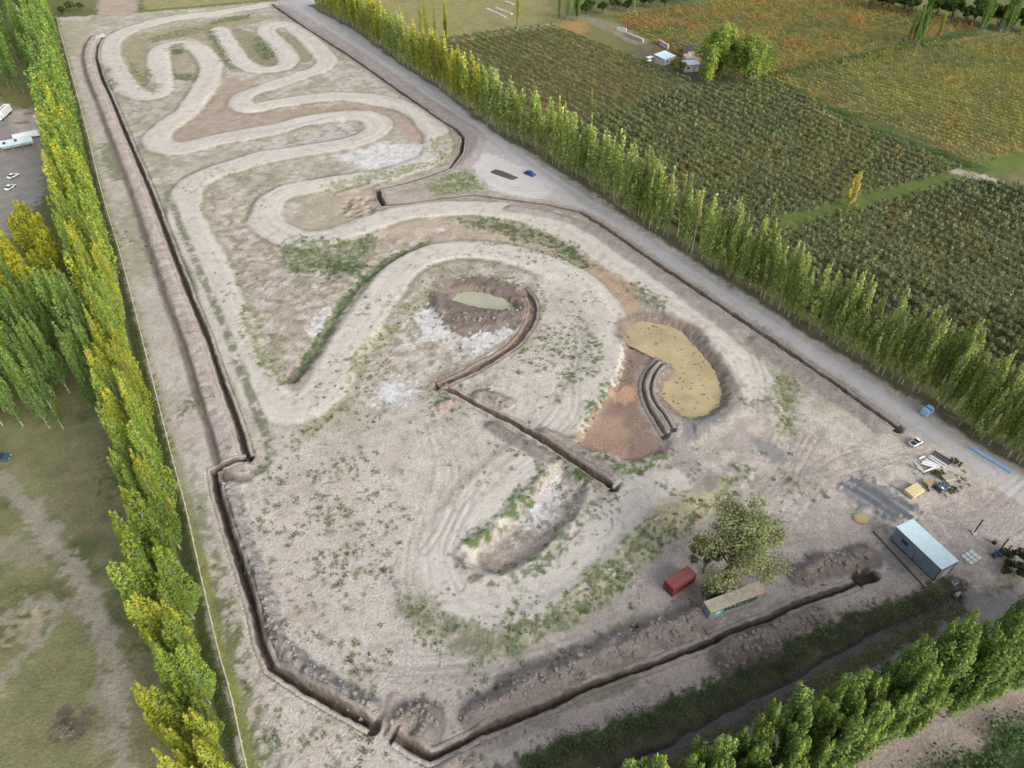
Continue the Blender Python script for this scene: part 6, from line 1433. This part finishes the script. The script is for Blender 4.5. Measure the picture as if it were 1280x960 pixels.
PSEG = [([(93.0,107.7)][0], [(95.4,105.6)][0]), ([(91.9,107.0)][0], [(95.0,105.1)][0]), ([(93.9,108.2)][0], [(96.1,105.1)][0]), ([(91.4,106.3)][0], [(94.2,104.8)][0]), ([(92.4,107.2)][0], [(94.6,106.0)][0]), ([(91.1,103.9)][0], [(94.0,105.1)][0]),
        ([(90.0,105.1)][0], [(91.0,103.7)][0]), ([(90.4,105.6)][0], [(90.8,103.9)][0]), ([(90.2,106.7)][0], [(90.4,105.6)][0]), ([(91.6,107.9)][0], [(93.0,108.5)][0]), ([(94.5,108.7)][0], [(96.8,105.6)][0])]
pps = empty('pipe_pile', *PSEG[0][0], None, 0, 'loose pile of white pipes and pale poles beside the road end', 'pipes')
pps.location.z = 0
for k, (a, b) in enumerate(PSEG):
    bm = bmesh.new(); z = .22 + .1 * (k % 4) + (.15 if k == 5 else 0); w_ = .22 if k < 6 or k == 10 else .17
    a2, b2 = Vector((a[0] - pps.location.x, a[1] - pps.location.y, z)), Vector((b[0] - pps.location.x, b[1] - pps.location.y, z))
    tube(bm, a2, b2, w_, w_, 10); link('pipe', bm_mesh('pipe', bm, M_PIPE), pps)
dp = empty('pole_bundle', *[(96.9,108.4)][0], None, 0, 'bundle of dark grey poles behind the white pipe pile', 'poles')
p0, p1 = Vector([(95.7,109.9)][0]), Vector([(98.2,106.5)][0])
for k in range(6):
    bm = bmesh.new(); off = Vector((-(p1 - p0).y, (p1 - p0).x)).normalized() * (k * .38 - 1.0)
    a2, b2 = p0 + off - Vector(dp.location[:2]), p1 + off - Vector(dp.location[:2])
    tube(bm, (a2.x, a2.y, .15), (b2.x, b2.y, .15), .13, .11, 8); link('pole', bm_mesh('pole', bm, M_POLE if k % 2 else M_DSTEEL), dp)
SB = round_tree(97, 1.4, 1.2, 8, 0.05, A(70, 84, 48, 1.0), A(98, 106, 64, 1.0), 420, 0.16)
for q in ([(92.9,102.8)][0], [(94.8,103.7)][0], [(95.0,99.1)][0], [(89.5,98.9)][0], [(99.4,107.2)][0], [(99.8,105.8)][0]):
    tree_thing('weed_bush', SB, q[0], q[1], rr2.uniform(.6, 1.1), rr2.uniform(0, 6), 'green weed bush growing among the stacked materials', 'bush', 'weed bushes in the material corner')
STN = [([(97.9,102.8)][0], .5), ([(98.0,101.2)][0], .4), ([(100.3,104.1)][0], .35), ([(99.5,101.8)][0], .45), ([(97.6,99.6)][0], .4), ([(99.5,100.3)][0], .3), ([(96.4,98.5)][0], .35), ([(94.6,98.0)][0], .3), ([(93.0,97.4)][0], .25)]
for k, (q, r) in enumerate(STN):
    bm = bmesh.new(); bmesh.ops.create_icosphere(bm, subdivisions=2, radius=1.0, matrix=Matrix.Diagonal((r * 1.5, r, r * .7, 1)))
    for v_ in bm.verts: v_.co *= rr2.uniform(.85, 1.12)
    o = link('rubble_lump', bm_mesh('rubble_lump', bm, M_EARTH)); o.location = (q[0], q[1], r * .3 + float(height_at(np.array([q[0]]), np.array([q[1]]))[0])); o.rotation_euler = (0, 0, k)
    set_props(o, 'grey rubble lump on the dirt behind the timber stacks', 'rubble', 'rubble lumps in the material corner')
# pale blue water tank cage and blue pipe lengths below the poplars
q = [(99.6,122.6)][0]
ib = empty('water_tank', q[0], q[1], None, .55, 'pale blue wrapped bale standing against the poplars by the road', 'bale')
M_LB = mat_plain('pale_blue_wrap', A(150, 184, 214, .85), .4, noise=.08)
boxes('block', M_LB, ib, [(-.72, 0, .95, 1.36, 1.7, 1.7)], .15); boxes('block', M_LB, ib, [(.72, 0, 1.0, 1.36, 1.7, 1.8)], .15)
boxes('pallet', M_OLDW, ib, [(0, 0, .05, 2.8, 1.7, .12)]); boxes('strap', M_BLUE, ib, [(0, -.05, 1.0, .06, 1.62, 1.75)])
p0, p1 = Vector([(105.1,111.6)][0]), Vector([(110.6,103.9)][0]); d_ = p1 - p0
M_LP = mat_plain('light_blue_pipe', A(140, 174, 208, .85), .4, noise=.05)
bp_o = empty('blue_pipe_bundle', p0.x, p0.y, None, math.atan2(d_.y, d_.x), 'long light blue pipe lengths lying at the foot of the poplars', 'pipes')
for k in range(3):
    bm = bmesh.new(); tube(bm, (k * .3, -.36 + k * .36, .2), (d_.length - .2 * k, -.36 + k * .36, .2), .17, .17, 10); link('pipe', bm_mesh('pipe', bm, M_LP), bp_o)
# steel posts, tank and pallets in the yard
def post(name, q, hgt, label, base_m):
    o = empty(name, q[0], q[1], None, .3, label, 'post')
    boxes('footing', base_m, o, [(0, 0, .12, .9, .9, .24)]); bm = bmesh.new(); tube(bm, (0, 0, .24), (0, 0, hgt), .14, .14, 8); link('shaft', bm_mesh('shaft', bm, M_DSTEEL), o)
    boxes('cap', M_DSTEEL, o, [(0, 0, hgt + .03, .34, .34, .06)])
post('steel_post', [(94.4,87.8)][0], 4.2, 'single dark steel post on a pale concrete foot in the yard', M_CONC)
post('steel_post', [(97.1,83.2)][0], 4.4, 'taller dark steel post beside the blue pump at the yard edge', M_STEEL)
post('steel_post', [(98.3,82.8)][0], 2.6, 'shorter dark steel post nearest the dark bush', M_STEEL)
q = [(96.3,82.6)][0]
pm = empty('blue_pump', q[0], q[1] - .3, None, .2, 'dark blue pump unit at the foot of the steel posts', 'pump')
boxes('base', M_STEEL, pm, [(0, 0, .15, 2.0, 1.2, .3)]); boxes('motor', M_BLUE, pm, [(.4, 0, .7, 1.0, .8, .8)], .12); boxes('housing', M_DSTEEL, pm, [(-.6, 0, .6, .8, .7, .6)], .1)
q = [(97.3,85.3)][0]
tb = empty('black_drum', q[0], q[1], None, 0, 'small black drum standing behind the blue pump', 'drum')
bm = bmesh.new(); tube(bm, (0, 0, 0), (0, 0, .9), .4, .4, 14); link('barrel', bm_mesh('barrel', bm, M_DARK), tb); bm = bmesh.new(); tube(bm, (0, 0, .9), (0, 0, .95), .42, .42, 14); link('lid', bm_mesh('lid', bm, M_STEEL), tb)
q = [(91.1,82.0)][0]
pl = empty('paving_stack', q[0], q[1], None, .5, 'pale flat slabs laid in three rows east of the shed', 'slabs')
for k in range(3):
    for l_ in range(3): boxes('slab', mat_plain('pale_slab', A(196, 204, 200), .8) if (k + l_) == 0 else bpy.data.materials['pale_slab'], pl, [((k - 1) * 1.15, (l_ - 1) * .8, .08 + .01 * l_, .95, .7, .16)])
q = [(85.1,76.2)][0]
wb = empty('white_crate', q[0], q[1], None, .4, 'white crate at the front corner of the shed', 'crate')
boxes('crate_body', M_WHITE, wb, [(0, 0, .4, 1.0, .8, .8)], .04); boxes('crate_lid', M_STEEL, wb, [(0, 0, .83, 1.06, .86, .05)])
p0 = [(82.0,71.1)][0]; p1 = [(85.6,74.0)][0]
bm = bmesh.new(); tube(bm, (p0[0], p0[1], .2), (p1[0], p1[1], 1.2), .11, .11, 8)
gb = link('barrier_pole', bm_mesh('barrier_pole', bm, M_DSTEEL)); set_props(gb, 'dark leaning pole across the end of the canal', 'pole')
q = [(85.1,74.0)][0]
cv = empty('sluice_block', q[0], q[1], None, .4, 'pale concrete sluice block at the head of the canal', 'sluice')
boxes('block', M_CONC, cv, [(0, 0, .3, 1.4, .8, .9)], .04); boxes('gate', M_DSTEEL, cv, [(-.1, -.45, .4, .8, .06, .9)])
# culvert under the track
q = [(22.9,101.4)][0]
cs_ = empty('culvert_slab', q[0], q[1], .1, .45, 'pale concrete slab at the end of the middle ditch', 'culvert')
boxes('slab', M_CONC, cs_, [(0, 0, .0, 1.9, 1.1, .3)], .03); boxes('headwall', M_CONC, cs_, [(-.6, -.75, -.5, 1.8, .2, 1.3)])
q = [(30.0,90.4)][0]
cu = empty('culvert_outlet', q[0], q[1], None, .55, 'square concrete culvert mouth in the grassy bank', 'culvert')
boxes('headwall', M_CONC, cu, [(-.65, 0, -.2, .22, .8, 1.6), (.65, 0, -.2, .22, .8, 1.6), (0, 0, .68, 1.52, .8, .22)]); boxes('mouth', M_DARK, cu, [(0, .15, -.3, 1.05, .4, 1.5)])  # dark block fills the opening, the shade inside put into its colour
boxes('rail', M_DSTEEL, cu, [(0, -.3, .9, 1.5, .06, .06)])
# dark soil heap beside the blue car
q0, q1 = [(-7.3,253.9),(1.5,246.6)]
sp = bmesh.new(); d_ = Vector(q1) - Vector(q0); bmesh.ops.create_grid(sp, x_segments=26, y_segments=10, size=1.0)
for v_ in sp.verts:
    u_, w_ = v_.co.x, v_.co.y
    e = max(0, 1 - abs(u_) ** 4) * max(0, 1 - w_ * w_)
    v_.co = Vector((u_ * d_.length / 2 * (1 + .05 * rr2.random()), w_ * 1.9, e * (.75 + .35 * rr2.random()) - .05))
so = link('soil_heap', bm_mesh('soil_heap', sp, mat_plain('dark_soil', A(92, 80, 76), .95, noise=.25, nscale=2)))
so.location = ((q0[0] + q1[0]) / 2, (q0[1] + q1[1]) / 2, float(height_at(np.array([q0[0]]), np.array([q0[1]]))[0])); so.rotation_euler = (0, 0, math.atan2(d_.y, d_.x))
set_props(so, 'long dark brown soil heap on the pale ground near the blue car', 'soil heap')

# ---- the wire fence on the left
fpts = along(FENCE, 3.6, 0.0)
fpts = [p for p in fpts if p[1] > 40]
wf = empty('wire_fence', fpts[-1][0], fpts[-1][1], 0, 0, 'long pale wire fence along the left edge of the track site', 'fence')
pm_ = bmesh.new(); tube(pm_, (0, 0, -.3), (0, 0, 1.55), .075, .065, 6); PME = bm_mesh('fence_post', pm_, M_CONC)
ox, oy = wf.location.x, wf.location.y
hz = [float(height_at(np.array([p[0]]), np.array([p[1]]))[0]) for p in fpts]
for p, z in zip(fpts, hz):
    o = link('fence_post', PME, wf); o.location = (p[0] - ox, p[1] - oy, z)
M_WIRE = mat_plain('pale_cable', A(206, 204, 182), .5, noise=.05)
for zz, r in ((1.45, .07), (.95, .025), (.5, .025)):
    bm = bmesh.new()
    for k in range(len(fpts) - 1):
        a, b = fpts[k], fpts[k + 1]; tube(bm, (a[0] - ox, a[1] - oy, hz[k] + zz), (b[0] - ox, b[1] - oy, hz[k + 1] + zz), r, r, 5)
    link('wire', bm_mesh('wire', bm, M_WIRE), wf)

# ---- farmhouse roofs and walls beyond the vines
def house(name, q, rz, lx, ly, wall_h, rise, wall_m, roof_m, label):
    o = empty(name, q[0], q[1], None, rz, label, 'building')
    t = .2; boxes('wall', wall_m, o, [(0, -ly / 2, wall_h / 2, lx, t, wall_h)]); boxes('wall', wall_m, o, [(0, ly / 2, wall_h / 2, lx, t, wall_h)])
    boxes('wall', wall_m, o, [(-lx / 2 + t / 2, 0, wall_h / 2, t, ly - t, wall_h)]); boxes('wall', wall_m, o, [(lx / 2 - t / 2, 0, wall_h / 2, t, ly - t, wall_h)])
    n = 4
    for k in range(n):
        bm = bmesh.new(); dz = rise / (ly + .6); corrugated(bm, (lx + .6) / n - .03, ly + .6, .5, .05, (-lx / 2 - .3 + k * (lx + .6) / n, -ly / 2 - .3, wall_h + .08), (1, 0, 0), uz=(0, 1, dz), nrm=(0, 0, 1)); link('roof_sheet', bm_mesh('roof_sheet', bm, roof_m), o)
    w_ = boxes('window', M_GLASS, o, [(-lx * .25, -ly / 2 - .11, wall_h * .55, 1.1, .06, 1.0)]); boxes('sill', M_CONC, w_, [(-lx * .25, -ly / 2 - .16, wall_h * .55 - .56, 1.3, .16, .08)])
    boxes('door', M_OLDW, o, [(lx * .15, -ly / 2 - .11, 1.05, 1.0, .06, 2.1)])
    return o
M_LIME = mat_plain('pale_plaster', A(196, 190, 182), .9, noise=.15, nscale=.5)
house('farm_shed', [(76.8,376.2)][0], .75, 8.5, 6.5, 3.0, 1.0, M_LIME, M_ROOF, 'white roofed farm shed left of the round bush')
house('farmhouse', [(87.6,364.4)][0], .2, 7.5, 4.2, 3.4, .8, M_LIME, M_WHITE, 'farmhouse with a bright white front roof beside the small willow')
house('farmhouse_wing', [(90.3,375.0)][0], .2, 7.5, 5.0, 3.2, .6, M_LIME, M_CONC, 'grey roofed wing behind the white fronted farmhouse')
house('open_barn', [(94.1,386.1)][0], .1, 10, 7, 3.6, .6, M_OLDW, M_DSTEEL, 'dark roofed barn in the shade of the willows')
q = [(69.7,377.4)][0]
cr = empty('white_lean_to', q[0], q[1], None, .7, 'low white lean to at the left end of the farm', 'shelter')
boxes('roof_sheet', M_WHITE, cr, [(0, 0, 2.2, 4.0, 2.6, .08)]); boxes('roof_sheet', M_WHITE, cr, [(-3.2, -2.6, 1.9, 2.4, 1.8, .08)])
for sx, sy in ((-1.8, -1.1), (1.8, -1.1), (-1.8, 1.1), (1.8, 1.1), (-4.2, -3.3), (-2.3, -3.3)): boxes('post', M_OLDW, cr, [(sx, sy, 1.0, .12, .12, 2.2 if sx > -2 and sy > -2 else 1.8)])
def crate_row(name, a, b, n, label, hgt=1.6):
    a, b = Vector(a), Vector(b); d = b - a
    o = empty(name, a.x, a.y, None, math.atan2(d.y, d.x), label, 'wall')
    for k in range(n): boxes('block', M_LIME, o, [(d.length * (k + .5) / n, 0, hgt / 2, d.length / n - .12, .9, hgt * (1 + .08 * ((k * 7) % 3)))], .03)
    return o
crate_row('white_block_wall', [(63.2,421.3)][0], [(70.7,408.5)][0], 9, 'row of white blocks along the track to the farm')
crate_row('white_block_wall', [(78.5,405.8)][0], [(82.1,396.4)][0], 6, 'short row of white blocks standing behind the farm shed', 2.2)
q = [(58.9,430.1)][0]; crate_row('white_block_wall', q, (q[0] + 5, q[1] - 3), 2, 'two pale blocks by the orange vines at the lane bend', 1.8)
# white row covers in the far field
for k, (a, b) in enumerate((([(-15.5,473.8)][0], [(-3.8,455.2)][0]), ([(-9.7,475.6)][0], [(0.0,461.8)][0]), ([(-4.0,490.0)][0], [(1.0,482.7)][0]))):
    d = Vector(b) - Vector(a); bm = bmesh.new()
    seg = 10
    for s_ in range(seg):
        a0, a1 = math.pi * s_ / seg, math.pi * (s_ + 1) / seg
        v4 = [bm.verts.new((xx, .9 * math.cos(t_), .7 * math.sin(t_))) for xx, t_ in ((0, a0), (d.length, a0), (d.length, a1), (0, a1))]
        bm.faces.new(v4)
    bmesh.ops.remove_doubles(bm, verts=bm.verts[:], dist=.001)
    for e in [e for e in bm.edges if e.is_boundary and abs(e.verts[0].co.x - e.verts[1].co.x) < .01]: pass
    for xx in (0, d.length):
        ev = sorted([v_ for v_ in bm.verts if abs(v_.co.x - xx) < .01], key=lambda v_: math.atan2(v_.co.z, v_.co.y)); bm.faces.new(ev)
    o = link('row_cover', bm_mesh('row_cover', bm, M_LIME)); o.location = (a[0], a[1], 0.0 + float(height_at(np.array([a[0]]), np.array([a[1]]))[0])); o.rotation_euler = (0, 0, math.atan2(d.y, d.x))
    set_props(o, ('longest white row tunnel in the far dry field', 'white row tunnel beside the longest one in the far field', 'short white row tunnel at the top of the far field')[k], 'row tunnel')
# fallen bare branches in front of the yellow poplars
for k, (a, b) in enumerate((([(-50.7,49.6)][0], [(-47.5,46.5)][0]), ([(-49.2,47.7)][0], [(-46.2,45.5)][0]), ([(-119.0,175.8)][0], [(-111.6,165.7)][0]))):
    bm = bmesh.new(); d = Vector(b) - Vector(a); tube(bm, (0, 0, .25), (d.x, d.y, .2), .16, .06)
    for q_ in (.4, .6, .75): tube(bm, (d.x * q_, d.y * q_, .22), (d.x * q_ + rr2.uniform(-1, 1), d.y * q_ + rr2.uniform(-1, 1), .5), .05, .02, 4)
    o = link('fallen_branch', bm_mesh('fallen_branch', bm, M_BARK)); o.location = (a[0], a[1], .05)
    set_props(o, ('pale fallen branch under the poplars near the fence bottom', 'second pale fallen branch closest to the fence bottom', 'grey fallen limb beside the fence in the middle of the row')[k], 'branch')
